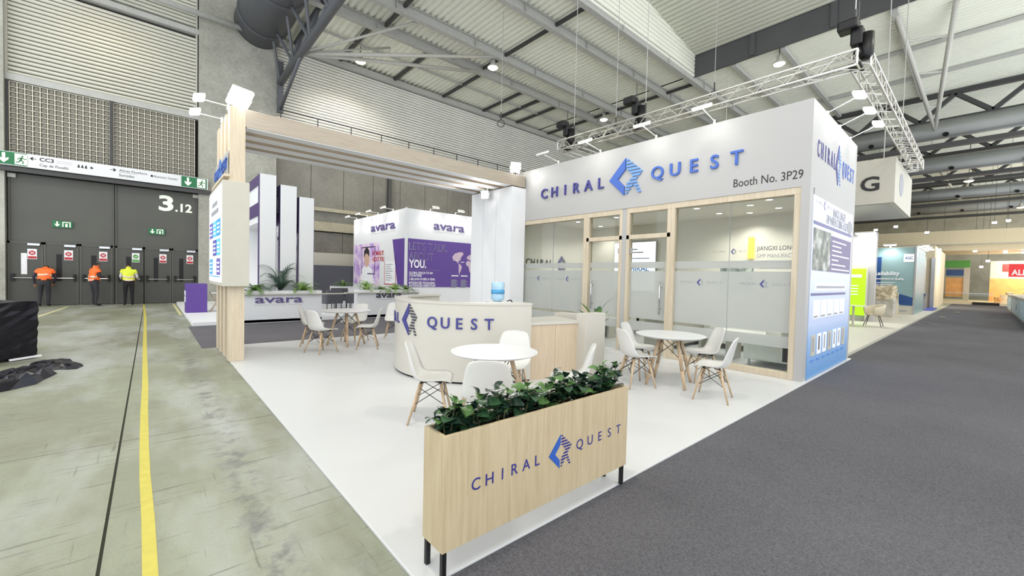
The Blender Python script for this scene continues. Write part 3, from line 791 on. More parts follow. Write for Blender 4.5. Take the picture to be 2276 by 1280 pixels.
# hanging cables with hooks
cab = [((11.9,14.6,13.5),(11.9,14.6,8.6),'thin cable hanging in front of the ribbed cladding'), ((13.0,9.2,16.0),(13.0,9.2,7.2),'long thin cable above the truss'), ((11.4,7.0,16.2),(11.4,7.0,6.6),'cable holding the middle hoist'), ((11.3,9.75,16.2),(11.3,9.75,6.6),'cable holding the left hoist'), ((11.0,1.95,16.2),(11.0,1.95,6.9),'cable holding the corner hoist'), ((17.5,7.6,15.3),(17.5,7.6,9.4),'thin cable with coil under the raised roof'), ((24.2,9.8,13.5),(24.2,9.8,9.5),'thin cable hanging below the fascia')]
for a, b, lb in cab:
    c = thing('hanging_cable', b, lb, 'cable', 'cables hanging from the roof')
    MB().tube(a, b, 0.012, n=6).build('cable', 'steel', c)
    MB().tube((b[0], b[1], b[2]), (b[0], b[1], b[2]+0.35), 0.03, n=6).build('hook', 'steel_d', c)
    if b[2] > 7.5:
        mb = MB(); R_ = 0.16
        for q in range(14):
            a0 = 2*PI*q/14; a1 = 2*PI*(q+1)/14
            mb.tube((b[0]+R_*math.cos(a0)*0.75, b[1]-R_*math.cos(a0)*0.65, b[2]-R_+R_*math.sin(a0)), (b[0]+R_*math.cos(a1)*0.75, b[1]-R_*math.cos(a1)*0.65, b[2]-R_+R_*math.sin(a1)), 0.02, n=5)
        mb.build('cable_coil', 'steel_d', c)
# ceiling lamps of the hall; the ones out of view are added for light
def highbay(x, y, z, lb, k=1.0):
    h = thing('high_bay_lamp', (x, y, z), lb, 'lamp', 'high bay lamps of the hall')
    rf_ = MB().lathe([(0.05,0.42),(0.10,0.42),(0.12,0.22),(0.30,0.02),(0.30,0.0),(0.26,0.0)], (x, y, z), 20).build('reflector', 'steel_l', h, smooth=True)
    MB().lathe([(0.0,-0.02),(0.2,-0.05),(0.26,0.005),(0.0,0.006)], (x, y, z), 20).build('lamp_face', 'lamp_w', rf_, smooth=True)
    MB().tube((x, y, z+0.4), (x, y, (13.425 if (y > 11.42 or x > 23.5) else 14.43 + (23.5-x)*0.15) if x > 5.2 or y < 11.42 else 16.6), 0.02, n=6).build('drop_rod', 'steel_d', h)
    light('high_bay_light', 'SPOT', (x, y, z-0.1), HIGHBAY_W*k, h, (x, y, 0), 0.3, (1.0, 0.93, 0.82), 150, 0.6)
for (x, y, z, lb) in ((8.2, 21.7, 12.5, 'glowing hall lamp near the ribbed wall by the girder'), (13.55, 17.4, 12.5, 'glowing hall lamp hanging at the second roof beam'), (23.5, 17.64, 12.5, 'glowing hall lamp just above the left end of the truss'), (23.9, 7.2, 12.6, 'glowing hall lamp behind the truss under the fascia'), (-1.3, 22.5, 12.0, 'hall lamp high in front of the left ribbed cladding'), (-3.0, 14.0, 12.5, 'unseen hall lamp added over the gate lane'), (0.0, 2.0, 12.5, 'unseen hall lamp added over the camera'), (5.0, -3.0, 12.5, 'unseen hall lamp added over the near aisle'), (16.0, -4.0, 12.5, 'unseen hall lamp added over the middle of the aisle'), (30.0, -3.0, 12.5, 'unseen hall lamp added over the far aisle'), (46.0, 1.0, 9.5, 'hall lamp deep in the hall'), (60.0, -2.0, 9.0, 'hall lamp at the end of the hall')):
    highbay(x, y, z, lb, 0.05 if y > 22 else (0.5 if y > 20 else 1.0))
# =================================================================== THE STAND
FZ = 0.02   # stand floor level
# ---- meeting room shell
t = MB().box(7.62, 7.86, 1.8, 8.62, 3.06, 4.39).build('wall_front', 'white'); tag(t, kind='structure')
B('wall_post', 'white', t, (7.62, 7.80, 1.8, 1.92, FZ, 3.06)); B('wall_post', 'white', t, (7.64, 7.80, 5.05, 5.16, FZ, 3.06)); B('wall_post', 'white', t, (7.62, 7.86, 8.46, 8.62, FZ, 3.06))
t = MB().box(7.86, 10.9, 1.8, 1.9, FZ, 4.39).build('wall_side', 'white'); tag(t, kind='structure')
t = MB().box(10.78, 10.9, 1.9, 8.62, FZ, 4.39).build('wall_room_back', 'room'); tag(t, kind='structure')
t = MB().box(7.86, 10.78, 8.5, 8.62, FZ, 4.39).build('wall_room_left', 'room'); tag(t, kind='structure')
t = MB().box(7.86, 10.78, 1.9, 8.5, 3.14, 3.2).build('ceiling_room', 'room'); tag(t, kind='structure')
# white wall that carries the slatted beams
t = MB().box(7.12, 10.9, 8.62, 10.0, FZ, 3.92).box(7.12, 7.62, 8.22, 8.62, FZ, 3.92).build('wall_column', 'white_n'); tag(t, kind='structure')
for y in (8.85, 9.42): B('wall_joint', 'grey_t', t, (7.118, 7.12, y, y+0.004, FZ, 3.9))
# ---- glazed front: two fixed windows and two glass doors in oak frames
def pane(par, y0, y1, z0, z1, x=7.70, nm='glass_pane'):
    return B(nm, 'glass', par, (x, x+0.01, y0, y1, z0, z1))
def frosts(par, y0, y1, x=7.697):
    for (a, b) in ((1.79, 1.92), (0.745, 1.735), (0.50, 0.685)):
        B('frosted_band', 'frost', par, (x, x+0.002, y0, y1, a, b))
def small_brand(par, yc, z, w=1.0):
    s = w / 1.0
    letters('CHIRAL', 0.052*s, (7.694, yc+0.47*s, z-0.026*s), mY, 0.068*s, 'grey_t', par, 0.001, name='brand_letter', res=2)
    logo((7.694, yc+0.075*s, z-0.095*s), mY, 0.17*s, 0.19*s, par, 'navy', 'grey_t', 0.001)
    letters('QUEST', 0.052*s, (7.694, yc-0.20*s, z-0.026*s), mY, 0.073*s, 'grey_t', par, 0.001, name='brand_letter', res=2)
for wi, (n, ya, yb, ym, jt, br) in enumerate((('window_3', 6.12, 8.45, None, 7.23, (7.72, 6.72)), ('window_4', 1.92, 4.06, None, 2.98, (3.48, 2.42)))):
    w = struct(n, (7.7, 0.5*(ya+yb), FZ))
    for (nm, a) in (('frame_rail', (7.63, 7.77, ya, yb, FZ, 0.12)), ('frame_rail', (7.63, 7.77, ya, yb, 2.95, 3.06)), ('frame_stile', (7.63, 7.77, ya, ya+0.09, 0.12, 2.95)), ('frame_stile', (7.63, 7.77, yb-0.09, yb, 0.12, 2.95))):
        B(nm, 'frame', w, a, bevel=0.004)
    pane(w, ya+0.09, jt-0.003, 0.12, 2.95); pane(w, jt+0.003, yb-0.09, 0.12, 2.95)
    B('glass_joint', 'grey_t', w, (7.699, 7.711, jt-0.003, jt+0.003, 0.12, 2.95))
    frosts(w, ya+0.09, yb-0.09)
    for yc in br: small_brand(w, yc, 1.53, 0.76)
for di, (n, ya, yb, hy) in enumerate((('door_3', 5.16, 6.12, 5.94), ('door_4', 4.06, 5.05, 4.24))):
    d = struct(n, (7.7, 0.5*(ya+yb), FZ))
    for (nm, a) in (('frame_rail', (7.63, 7.77, ya, yb, 2.95, 3.06)), ('frame_rail', (7.63, 7.77, ya, yb, 2.40, 2.49)), ('frame_stile', (7.63, 7.77, ya, ya+0.07, FZ, 2.95)), ('frame_stile', (7.63, 7.77, yb-0.07, yb, FZ, 2.95))):
        B(nm, 'frame', d, a, bevel=0.004)
    pane(d, ya+0.07, yb-0.07, 2.49, 2.95)
    lf = pane(d, ya+0.08, yb-0.08, 0.03, 2.39, nm='glass_leaf')
    frosts(d, ya+0.08, yb-0.08)
    MB().tube((7.62, hy, 0.86), (7.62, hy, 1.52), 0.017, n=10).build('pull_handle', 'chrome', lf, smooth=True)
    for hz in (0.98, 1.40): MB().tube((7.62, hy, hz), (7.70, hy, hz), 0.011, n=8).build('handle_fixing', 'chrome', lf)
    for hz in (0.3, 2.1): B('hinge', 'chrome', d, (7.66, 7.70, (ya+0.07 if di == 0 else yb-0.12), (ya+0.12 if di == 0 else yb-0.07), hz, hz+0.12))
# ---- inside the rooms
DLB = ('right room, nearest its glass door', 'right room, behind the one by the glass door', 'right room, in the middle of the ceiling', 'right room, front right', 'right room, back left of the right group', 'right room, back right', 'left room, front left', 'left room, at the back', 'left room, above its glass door')
for di, (x, y) in enumerate(((8.99,4.19),(9.98,4.12),(9.29,3.22),(8.89,2.75),(10.3,3.57),(10.0,2.91),(9.09,7.6),(10.26,7.7),(9.01,6.27))):
    d = thing('ceiling_downlight', (x, y, 3.14), 'small lit ceiling downlight in the ' + DLB[di], 'lamp', 'downlights in the meeting room ceiling')
    MB().lathe([(0.055,-0.002),(0.075,-0.01),(0.075,0.0),(0.055,0.0)], (x, y, 3.14), 18).build('trim_ring', 'plastic_w', d)
    MB().lathe([(0.0,-0.006),(0.055,-0.006),(0.055,0.0),(0.0,0.0)], (x, y, 3.14), 18).build('lamp_face', 'lamp_s', d)
    light('downlight_light', 'SPOT', (x, y, 3.10), DOWN_W, d, (x, y, 0), 0.06, (1, 0.98, 0.94), 140, 0.8)
p = thing('wall_poster', (10.76, 3.2, 1.0), 'white wall poster inside the right room headed JIANGXI LONGLIFE', 'poster')
B('poster_sheet', 'room', p, (10.765, 10.778, 1.95, 4.6, 0.7, 2.85))
put_text('poster_text', 'JIANGXI LONGLIFE', 0.10, (10.763, 3.55, 2.30), mY, 'dark_t', p, 0.002, width=0.98)
put_text('poster_text', 'GMP MANUFACTURING FACILITY', 0.09, (10.763, 3.55, 2.13), mY, 'grey_t', p, 0.002, width=1.5)
B('poster_rule', 'navy', p, (10.76, 10.765, 1.98, 4.36, 2.02, 2.05))
B('poster_photo', blotch_mat('poster_landscape_print', ((60,70,60),(120,130,120),(200,204,196)), 7), p, (10.76, 10.765, 3.6, 4.36, 1.3, 1.95))
for k in range(6): B('poster_text_line', 'grey_t', p, (10.76, 10.765, 2.5, 3.5, 1.88-k*0.13, 1.90-k*0.13))
letters('CHIRAL', 0.045, (10.763, 4.55, 2.28), mY, 0.06, 'grey_t', p, 0.002, name='poster_letter', res=2); logo((10.763, 4.13, 2.22), mY, 0.14, 0.16, p, 'navy', 'grey_t', 0.002)
letters('QUEST', 0.045, (10.763, 3.92, 2.28), mY, 0.06, 'grey_t', p, 0.002, name='poster_letter', res=2)
o = B('light_strip', 'yellow_l', None, (10.70, 10.76, 3.60, 3.72, 2.12, 2.62)); tag(o, 'yellow lit panel on the back wall of the right room', 'lamp')
p = thing('wall_screen', (10.74, 6.8, 1.2), 'bright white display on the back wall between the two glass doors', 'screen')
B('screen_case', 'white', p, (10.72, 10.778, 6.1, 7.5, 1.2, 2.66)); B('screen_face', 'screen', p, (10.71, 10.72, 6.12, 7.48, 1.22, 2.64))
B('screen_rule', 'navy', p, (10.705, 10.71, 6.3, 7.3, 2.16, 2.18)); put_text('screen_text', 'CHIRAL', 0.16, (10.708, 7.1, 1.80), mY, 'blue2', p, 0.002, width=0.8, bold=0.03)
B('screen_text_line', 'grey_t', p, (10.705, 10.71, 6.7, 7.3, 2.42, 2.45), (10.705, 10.71, 6.5, 7.3, 2.33, 2.36))
p = thing('wall_lettering', (9, 8.49, 1.7), 'dark company name with chevron logo on the left inner wall of the room', 'sign')
letters('CHIRAL', 0.17, (8.02, 8.49, 1.90), X, 0.19, 'black_t', p, 0.012); logo((9.2, 8.49, 1.7), X, 0.45, 0.52, p, 'navy', 'dark_t', 0.012)
# furniture behind the glass
def sofa(x, y, rz, lb, w=1.5):
    s = thing('sofa', (0, 0, 0), lb, 'sofa', 'white sofas in the meeting rooms')
    B('seat', 'sofa', s, (-0.35, 0.4, -w/2+0.16, w/2-0.16, 0.12, 0.42), bevel=0.03); B('backrest', 'sofa', s, (-0.42, -0.2, -w/2, w/2, 0.12, 0.74), bevel=0.04)
    for k in (-1, 1): B('armrest', 'sofa', s, (-0.42, 0.4, k*w/2-0.08*k-0.08, k*w/2-0.08*k+0.08, 0.12, 0.56), bevel=0.03)
    for kx in (-0.34, 0.32):
        for ky in (-w/2+0.1, w/2-0.1): MB().tube((kx, ky, 0), (kx, ky, 0.12), 0.022, n=8).build('leg', 'chrome', s)
    s.location = (x, y, FZ); s.rotation_euler.z = rz; return s
sofa(8.95, 2.5, PI/2, 'white sofa by the right end of the right glass wall', 1.35)
sofa(10.2, 3.4, PI, 'white sofa against the back wall of the right room', 1.8)
sofa(9.9, 7.2, PI, 'white sofa at the back of the left room', 1.8)
def low_table(x, y, lb, w=0.55, h=0.42):
    s = thing('coffee_table', (x, y, FZ), lb, 'table', 'white coffee tables in the rooms')
    B('tabletop', 'white_b', s, (x-w/2, x+w/2, y-w/2, y+w/2, FZ+h-0.05, FZ+h), bevel=0.005)
    for a in (-1, 1): B('side_panel', 'white_b', s, (x-w/2, x+w/2, y+a*(w/2-0.03)-0.03, y+a*(w/2-0.03)+0.03, FZ, FZ+h-0.05))
low_table(8.75, 3.5, 'white square coffee table behind the right table and chairs', 0.6, 0.5)
low_table(9.2, 6.6, 'white coffee table in the left room')
s = thing('sideboard', (8.6, 4.6, FZ), 'low white sideboard with dark plinth behind the right glass door', 'cabinet')
B('body', 'white_b', s, (8.3, 10.6, 4.5, 4.95, 0.10, 0.72)); B('plinth', 'armchair', s, (8.33, 10.57, 4.53, 4.92, FZ, 0.10)); B('top', 'white_b', s, (8.28, 10.62, 4.48, 4.97, 0.72, 0.75))
o = thing('waste_bin', (10.1, 4.0, FZ), 'small grey bin on the right room floor', 'bin')
MB().lathe([(0.10,0),(0.13,0.3),(0.12,0.3),(0.1,0.02)], (9.9, 2.75, FZ), 20).build('bin_body', 'steel', o, smooth=True)

# ---- fascia signs
def brand(par, name_m, h, c0, pit1, lo, lw, lh, q0, pit2, u, depth, mats1, mats2, ml1, ml2, bold=0.012, lw_=None):
    letters('CHIRAL', h, c0, u, pit1, mats1, par, depth, bold, lw=lw_); logo(lo, u, lw, lh, par, ml1, ml2, depth); letters('QUEST', h, q0, u, pit2, mats2, par, depth, bold, lw=lw_)
p = thing('fascia_lettering', (7.62, 5.2, 3.5), 'large blue raised company name with chevron logo on the white front fascia', 'sign')
brand(p, '', 0.235, (7.62, 7.50, 3.575), 0.354, (7.62, 5.50, 3.34), 0.82, 0.78, (7.62, 4.36, 3.575), 0.370, mY, 0.035, ['navy']*6, ['blue']*5, 'blue', 'blue2')
p = thing('booth_number', (7.62, 2.4, 3.2), 'black booth number printed at the right end of the fascia', 'sign')
put_text('number_text', 'Booth No. 3P29', 0.135, (7.62, 2.92, 3.19), mY, 'black_t', p, 0.003, width=1.02)
p = thing('fascia_lettering', (9.2, 1.8, 3.5), 'dark raised company name with chevron logo on the side wall over the aisle', 'sign')
brand(p, '', 0.27, (7.98, 1.8, 3.57), 0.215, (9.12, 1.8, 3.33), 0.42, 0.72, (9.72, 1.8, 3.57), 0.215, X, 0.008, ['navy']*6, ['blue']*5, 'navy', 'blue2', 0.0, 0.12)
# ---- printed panel on the side wall
p = thing('side_graphic', (9.2, 1.79, 0), 'tall blue and white printed company panel on the side wall by the aisle', 'poster')
gm = gradient_mat('blue_fade_print', ((0.0,(96,150,206)),(0.22,(146,180,224)),(0.30,(186,200,232)),(0.75,(208,212,236)),(1.0,(228,230,242))), 0.0, 2.95)
B('graphic_sheet', gm, p, (7.79, 10.70, 1.790, 1.80, 0.03, 2.95))
put_text('graphic_text', 'JIANGXI LONGLIFE', 0.15, (9.55, 1.789, 2.74), X, 'grey_t', p, 0.002, align='C', width=1.0)
put_text('graphic_text', 'GMP MANUFACTURING FACILITY', 0.15, (9.45, 1.789, 2.58), X, 'grey_t', p, 0.002, align='C', width=1.7)
MB().prism([(0.22*math.cos(2*PI*q/24), 0.13*math.sin(2*PI*q/24)) for q in range(24)], (10.45, 1.789, 2.68), X, Z, 0.003).build('round_seal', 'grey_t', p)
B('graphic_rule', 'navy', p, (7.84, 10.62, 1.784, 1.79, 2.50, 2.55))
B('site_photo', blotch_mat('factory_site_print', ((58,70,58),(96,104,96),(150,150,142),(206,210,216)), 6, seed=3), p, (7.86, 8.95, 1.783, 1.79, 1.77, 2.44))
B('text_panel', mat('purple_grey_print', (108, 98, 136), 0.5), p, (8.95, 10.60, 1.782, 1.79, 1.77, 2.40))
for k, w in enumerate((1.1, 0.7, 0.75, 1.4, 0.5, 1.1, 1.45)): B('text_line', 'white_t', p, (9.06, 9.06+w, 1.779, 1.783, 2.30-k*0.082, 2.325-k*0.082))
B('caption_box', 'white_t', p, (8.05, 10.3, 1.784, 1.79, 1.44, 1.56)); B('caption_text', 'grey_t', p, (8.15, 10.2, 1.781, 1.784, 1.48, 1.52))
B('graphic_rule', 'navy', p, (7.86, 10.3, 1.784, 1.79, 1.36, 1.40))
for k in range(5): pc_ = B('process_card', 'white_t', p, (8.02+k*0.46, 8.02+k*0.46+0.40, 1.784, 1.79, 0.98, 1.28)); B('process_caption', 'grey_t', pc_, (8.04+k*0.46, 8.3+k*0.46, 1.781, 1.784, 1.0, 1.03))
for k in range(7):
    pc_ = B('product_card', 'white_t' if k % 3 else 'offwhite', p, (7.98+k*0.36, 7.98+k*0.36+0.24, 1.782, 1.79, 0.38, 0.72)); B('product_shape', 'grey_t' if k != 1 else 'dark_t', pc_, (8.05+k*0.36, 8.11+k*0.36, 1.778, 1.782, 0.45, 0.68)); B('product_caption', 'blue2', p, (7.98+k*0.36, 8.18+k*0.36, 1.782, 1.79, 0.28, 0.32))
letters('CHIRAL', 0.05, (7.95, 1.789, 2.84), X, 0.07, 'grey_t', p, 0.001, name='graphic_letter', res=2); logo((8.4, 1.789, 2.77), X, 0.16, 0.18, p, 'navy', 'grey_t', 0.001); letters('QUEST', 0.05, (8.66, 1.789, 2.84), X, 0.07, 'grey_t', p, 0.001, name='graphic_letter', res=2)

# ---- arm lights over the fascia and the side wall
def arm_light(base, head, aim, lb, grp, lit=True, w=ARM_W, along='x'):
    a = thing('arm_spotlight', base, lb, 'lamp', grp)
    MB().tube(base, (base[0], base[1], base[2]+0.10), 0.028, 0.018, n=10).build('foot', 'plastic_w', a)
    MB().tube((base[0], base[1], base[2]+0.07), head, 0.010, n=8).build('arm', 'plastic_w', a)
    d = (Vector(aim) - Vector(head)).normalized(); h = Vector(head)
    up = Vector((0,1,0)) if along == 'x' else Vector((1,0,0))
    hd_ = MB().bar(h - d*0.045, h, 0.16, 0.30 if along == 'x' else 0.3, up).build('lamp_head', 'plastic_w', a, bevel=0.01)
    MB().bar(h, h + d*0.012, 0.13, 0.26, up).build('lamp_face', 'lamp' if lit else 'steel', hd_)
    if lit: light('arm_light', 'SPOT', h + d*0.04, w, a, aim, 0.08, (1, 0.98, 0.95), 120, 0.7)
for (y, lb, lit) in ((7.15, 'unlit arm lamp at the left end of the front fascia', False), (5.86, 'lit arm lamp on the front fascia left of the logo', True), (4.48, 'lit arm lamp on the front fascia right of the logo', True), (3.33, 'lit arm lamp on the front fascia nearest the corner', True)):
    arm_light((7.72, y, 4.39), (7.12, y-0.04, 4.52), (7.62, y-0.04, 3.4), lb, 'arm lamps over the front fascia', lit)
for (x, lb) in ((8.66, 'lit arm lamp on the side wall nearest the corner'), (9.56, 'middle lit arm lamp on the side wall'), (10.47, 'lit arm lamp on the side wall farthest along the aisle')):
    arm_light((x, 1.85, 4.39), (x, 1.44, 4.62), (x, 1.80, 3.2), lb, 'arm lamps over the side wall', True, along='y')

# ---- slatted arch
ar = thing('slatted_arch', (1.08, 9.1, FZ), 'whitewashed oak arch of four slatted uprights and beams over the entrance', 'arch')
YS = (8.23, 8.72, 9.21, 9.70)
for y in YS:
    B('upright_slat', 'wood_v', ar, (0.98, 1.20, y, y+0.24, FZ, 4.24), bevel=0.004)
    B('painted_underlight', 'white_n', ar, (1.22, 7.10, y+0.01, y+0.25, 3.938, 3.95)); B('beam_slat', 'wood_h', ar, (1.20, 7.62 if y > 8.6 else 7.60, y, y+0.26, 3.95, 4.24), bevel=0.004)  # white strips below the beams paint in light from the floor
B('back_board', 'wood_v', ar, (1.09, 1.195, 8.45, 9.72, FZ, 4.2))
# name strip on the outer face of the arch
p = thing('acrylic_sign', (0.96, 9.1, 3.2), 'clear strip with bright blue company name on the outer side of the arch', 'sign')
B('acrylic_strip', 'frost', p, (0.955, 0.963, 8.24, 9.95, 3.12, 3.52))
letters('CHIRAL', 0.16, (0.955, 9.86, 3.24), mY, 0.105, 'blue', p, 0.02, 0.02); logo((0.955, 9.28, 3.13), mY, 0.32, 0.40, p, 'blue', 'blue2', 0.02); letters('QUEST', 0.16, (0.955, 8.82, 3.24), mY, 0.115, 'blue', p, 0.02, 0.02)
B('strip_ledge', 'wood_v', p, (0.90, 0.98, 8.2, 9.95, 3.08, 3.12))
# light box
lb_ = thing('lightbox', (1.05, 9.0, 1.3), 'backlit poster box with blue and purple tiles on the slatted arch', 'lightbox')
B('box_body', 'offwhite', lb_, (0.87, 1.245, 8.10, 9.98, 1.28, 3.0), bevel=0.006)
B('poster_face', 'screen', lb_, (0.862, 0.87, 8.16, 9.92, 1.34, 2.94))
B('poster_heading', 'grey_t', lb_, (0.859, 0.862, 8.66, 9.42, 2.66, 2.74)); B('poster_heading', 'grey_t', lb_, (0.859, 0.862, 8.50, 9.58, 2.52, 2.60))
tm = [emis('tile_%s' % n, c, 0.55) for n, c in (('purple', (84,76,150)), ('sky', (80,170,220)), ('blue', (40,130,205)), ('white', (232,236,250)), ('indigo', (66,62,140)), ('steel', (60,140,190)))]
order = [0, 1, 2, 3, 4, 1, 5, 3, 0]
for r in range(3):
    for c in range(3):
        y1 = 9.80 - c*0.54; z1 = 2.40 - r*0.33
        tl_ = B('poster_tile', tm[order[r*3+c]], lb_, (0.856, 0.862, y1-0.48, y1, z1-0.28, z1))
        for q in range(3): B('poster_tile_text', tm[3], tl_, (0.853, 0.856, y1-0.40, y1-0.1, z1-0.09-q*0.07, z1-0.06-q*0.07))
B('poster_rule', tm[5], lb_, (0.858, 0.862, 8.3, 9.8, 1.42, 1.44))
light('lightbox_glow', 'AREA', (0.84, 9.04, 2.14), 6, lb_, (-2, 9.04, 2.14), 1.4)
for (y, lb) in ((8.5, 'lit arm lamp on top of the arch nearer the viewer'), (9.3, 'lit arm lamp on top of the arch nearer the gate')):
    arm_light((0.99, y, 4.24), (0.60, y, 4.32), (0.92, y, 3.2), lb, 'arm lamps on the arch', True)

# ---- floodlights
def flood(c, aim, lb, r=0.13, w=FLOOD_W, leg=0.18, spot=150):
    f = thing('floodlight', (c[0], c[1], c[2]-leg), lb, 'lamp', 'bright floodlights on the stand')
    d = (Vector(aim) - Vector(c)).normalized(); C_ = Vector(c)
    hs_ = MB().bar(C_ - d*0.07, C_, 2*r, 2*r).build('housing', 'plastic_w', f, bevel=0.02)
    MB().bar(C_, C_ + d*0.015, 1.8*r, 1.8*r).build('lamp_face', 'lamp', hs_)
    s_ = d.cross(Z).normalized()
    for k in (-1, 1): MB().bar(C_ + s_*(k*(r+0.012)) - d*0.03, C_ + s_*(k*(r+0.012)*0.5) - d*0.03 - Z*leg, 0.02, 0.02).build('bracket', 'plastic_w', f)
    light('flood_light', 'SPOT', C_ + d*0.05, w, f, aim, 0.12, (1, 0.98, 0.96), spot, 0.5)
flood((1.14, 8.30, 4.42), (2.6, 4.2, 0), 'large bright floodlight on the near corner of the slatted arch', 0.17, FLOOD_W*1.3)
flood((7.3, 8.3, 4.44), (4.6, 4.2, 0.2), 'bright floodlight where the slatted beams meet the white fascia', 0.14, FLOOD_W)
flood((6.9, 9.1, 3.78), (3.2, 7.6, 3.0), 'bright floodlight hanging under the slatted beams at the white wall', 0.11, FLOOD_W*4, -0.16, 172)

# ---- lighting truss with hoists
def truss(a, b, lb, s=0.30, bay=0.30):
    a = Vector(a); b = Vector(b); L_ = (b-a).length; d = (b-a)/L_; side = d.cross(Z).normalized()
    t = thing('lighting_truss', a, lb, 'truss', 'aluminium lighting trusses')
    cs = [(-1,-1),(1,-1),(1,1),(-1,1)]
    off = [side*(q[0]*s/2) + Z*(q[1]*s/2) for q in cs]
    for o in off: MB().tube(a+o, b+o, 0.025, n=8).build('chord', 'alu', t, smooth=True)
    n = int(L_/bay)
    for fi, (i, j) in enumerate(((0,1),(1,2),(2,3),(3,0))):
        for k in range(n):
            p0 = a + d*(L_*k/n) + off[i if k % 2 == 0 else j]; p1 = a + d*(L_*(k+1)/n) + off[j if k % 2 == 0 else i]
            MB().tube(p0, p1, 0.011, n=5, caps=False).build('brace', 'alu', t)
    for e in (a, b):
        for i in range(4): MB().tube(e+off[i], e+off[(i+1) % 4], 0.02, n=6).build('end_bar', 'alu', t)
    return t
TZ = 6.05
truss((10.62, 9.75, TZ), (10.62, 1.8, TZ), 'long aluminium truss hanging over the meeting room front')
truss((10.75, 1.78, TZ), (21.6, 1.78, TZ), 'aluminium truss running away along the aisle', bay=0.36)
truss((21.6, 1.78, TZ), (21.6, 9.7, TZ), 'distant aluminium truss closing the hanging frame', bay=0.4)
truss((10.62, 9.75, TZ), (21.6, 9.75, TZ), 'aluminium truss leading away behind the fascia', bay=0.5)
def hoist(x, y, z, lb):
    h = thing('chain_hoist', (x, y, z), lb, 'hoist', 'black chain hoists on the truss')
    B('motor_body', 'black', h, (x-0.12, x+0.12, y-0.10, y+0.10, z+0.10, z+0.46), bevel=0.03)
    B('gear_cover', 'black', h, (x-0.26, x+0.06, y-0.04, y+0.30, z+0.40, z+0.60), bevel=0.04)
    MB().lathe([(0.09,0),(0.12,0.08),(0.12,0.50),(0.10,0.50),(0.09,0.02)], (x+0.05, y-0.14, z-0.18), 16).build('chain_bag', 'black', h, smooth=True)
    for k in (-1, 1): MB().tube((x, y, z+0.2), (x+0.13*k, y+0.1*k, z-0.12), 0.018, n=6).build('sling', 'black', h)
    MB().tube((x, y, z+0.55), (x, y, z+1.0), 0.014, n=6).build('chain', 'steel_d', h)
    B('strap', 'black', h, (x-0.2, x+0.2, y-0.1, y+0.1, z-0.34, z-0.29))
hoist(10.66, 9.5, 6.25, 'black chain hoist at the left end of the truss')
hoist(10.66, 6.85, 6.25, 'black chain hoist halfway along the truss')
hoist(10.72, 1.85, 6.25, 'black chain hoist at the near corner of the truss')
# ---- reception counter
rc = thing('reception_counter', (4.3, 5.75, FZ), 'white curved reception counter with company name and oak desk front', 'counter')
CX, CY, CR, CH = 4.3, 5.75, 1.41, 1.17
def arc_wall(r0, r1, a0, a1, z0, z1, n, par, m, nm, smooth=True):
    vs = []; fs = []
    for i in range(n+1):
        t = math.radians(a0 + (a1-a0)*i/n); c, s = math.cos(t), math.sin(t)
        vs += [(CX+r1*c, CY+r1*s, z0), (CX+r1*c, CY+r1*s, z1), (CX+r0*c, CY+r0*s, z1), (CX+r0*c, CY+r0*s, z0)]
    for i in range(n):
        k = 4*i
        for q in range(4): fs.append((k+q, k+4+q, k+4+(q+1) % 4, k+(q+1) % 4))
    fs += [(0,1,2,3), (4*n+3,4*n+2,4*n+1,4*n)]
    o = MB().add(vs, fs).build(nm, m, par)
    if smooth:
        for p_ in o.data.polygons: p_.use_smooth = abs(p_.normal.z) < 0.5 and len(p_.vertices) == 4
        es = o.modifiers.new('split', 'EDGE_SPLIT'); es.split_angle = math.radians(40)
    return o
arc_wall(CR-0.16, CR, 266, 92, FZ+0.03, CH-0.03, 64, rc, 'white_b', 'curved_front')
arc_wall(CR-0.20, CR+0.008, 266.3, 91.7, CH-0.03, CH, 64, rc, 'white_b', 'counter_top')
arc_wall(CR-0.15, CR-0.02, 266, 92, FZ, FZ+0.03, 48, rc, 'black', 'plinth')
def slab(nm, m, pts, z0, z1):
    return MB().prism(pts, (0, 0, z0), X, Y, z1-z0).build(nm, m, rc)
slab('desk_front', 'wood_desk', [(4.22,4.385),(4.66,4.285),(4.66,4.325),(4.22,4.425)], FZ, 0.84); slab('desk_front', 'wood_desk', [(4.664,4.284),(5.09,4.188),(5.09,4.23),(4.664,4.324)], FZ, 0.84)
slab('desk_top', 'white_b', [(4.2,4.37),(5.09,4.17),(5.3,4.9),(4.2,4.95)], 0.84, 0.885)
B('end_panel', 'white_b', rc, (5.065, 5.56, 4.02, 4.22, FZ, 1.0), bevel=0.006); B('end_return', 'white_b', rc, (5.3, 5.5, 4.22, 4.9, FZ, 0.95))
B('back_shelf', 'white_b', rc, (3.6, 5.0, 6.7, 7.1, 0.9, 0.94))
def arc_pt(s, z, r=CR+0.002):
    """s = metres along the front from the chevron's middle, to the right"""
    t = math.radians(186.0) + s / CR
    return Vector((CX+r*math.cos(t), CY+r*math.sin(t), z)), Vector((-math.sin(t), math.cos(t), 0))
for i, ch in enumerate('QUEST'):
    o, u = arc_pt(0.47 + 0.208*i, 0.80); put_text('letter', ch, 0.15, o, u, 'navy', rc, 0.012, 'C', bold=0.012)
for i, ch in enumerate('CHIRAL'):
    o, u = arc_pt(-0.37 - 0.2*(5-i), 0.80); put_text('letter', ch, 0.15, o, u, 'navy', rc, 0.012, 'C', bold=0.012)
o, u = arc_pt(0.0, 0.64); logo(o - u*0.19 - u.cross(Z)*0.012, u, 0.38, 0.48, rc, 'navy', 'dark_t', 0.02)
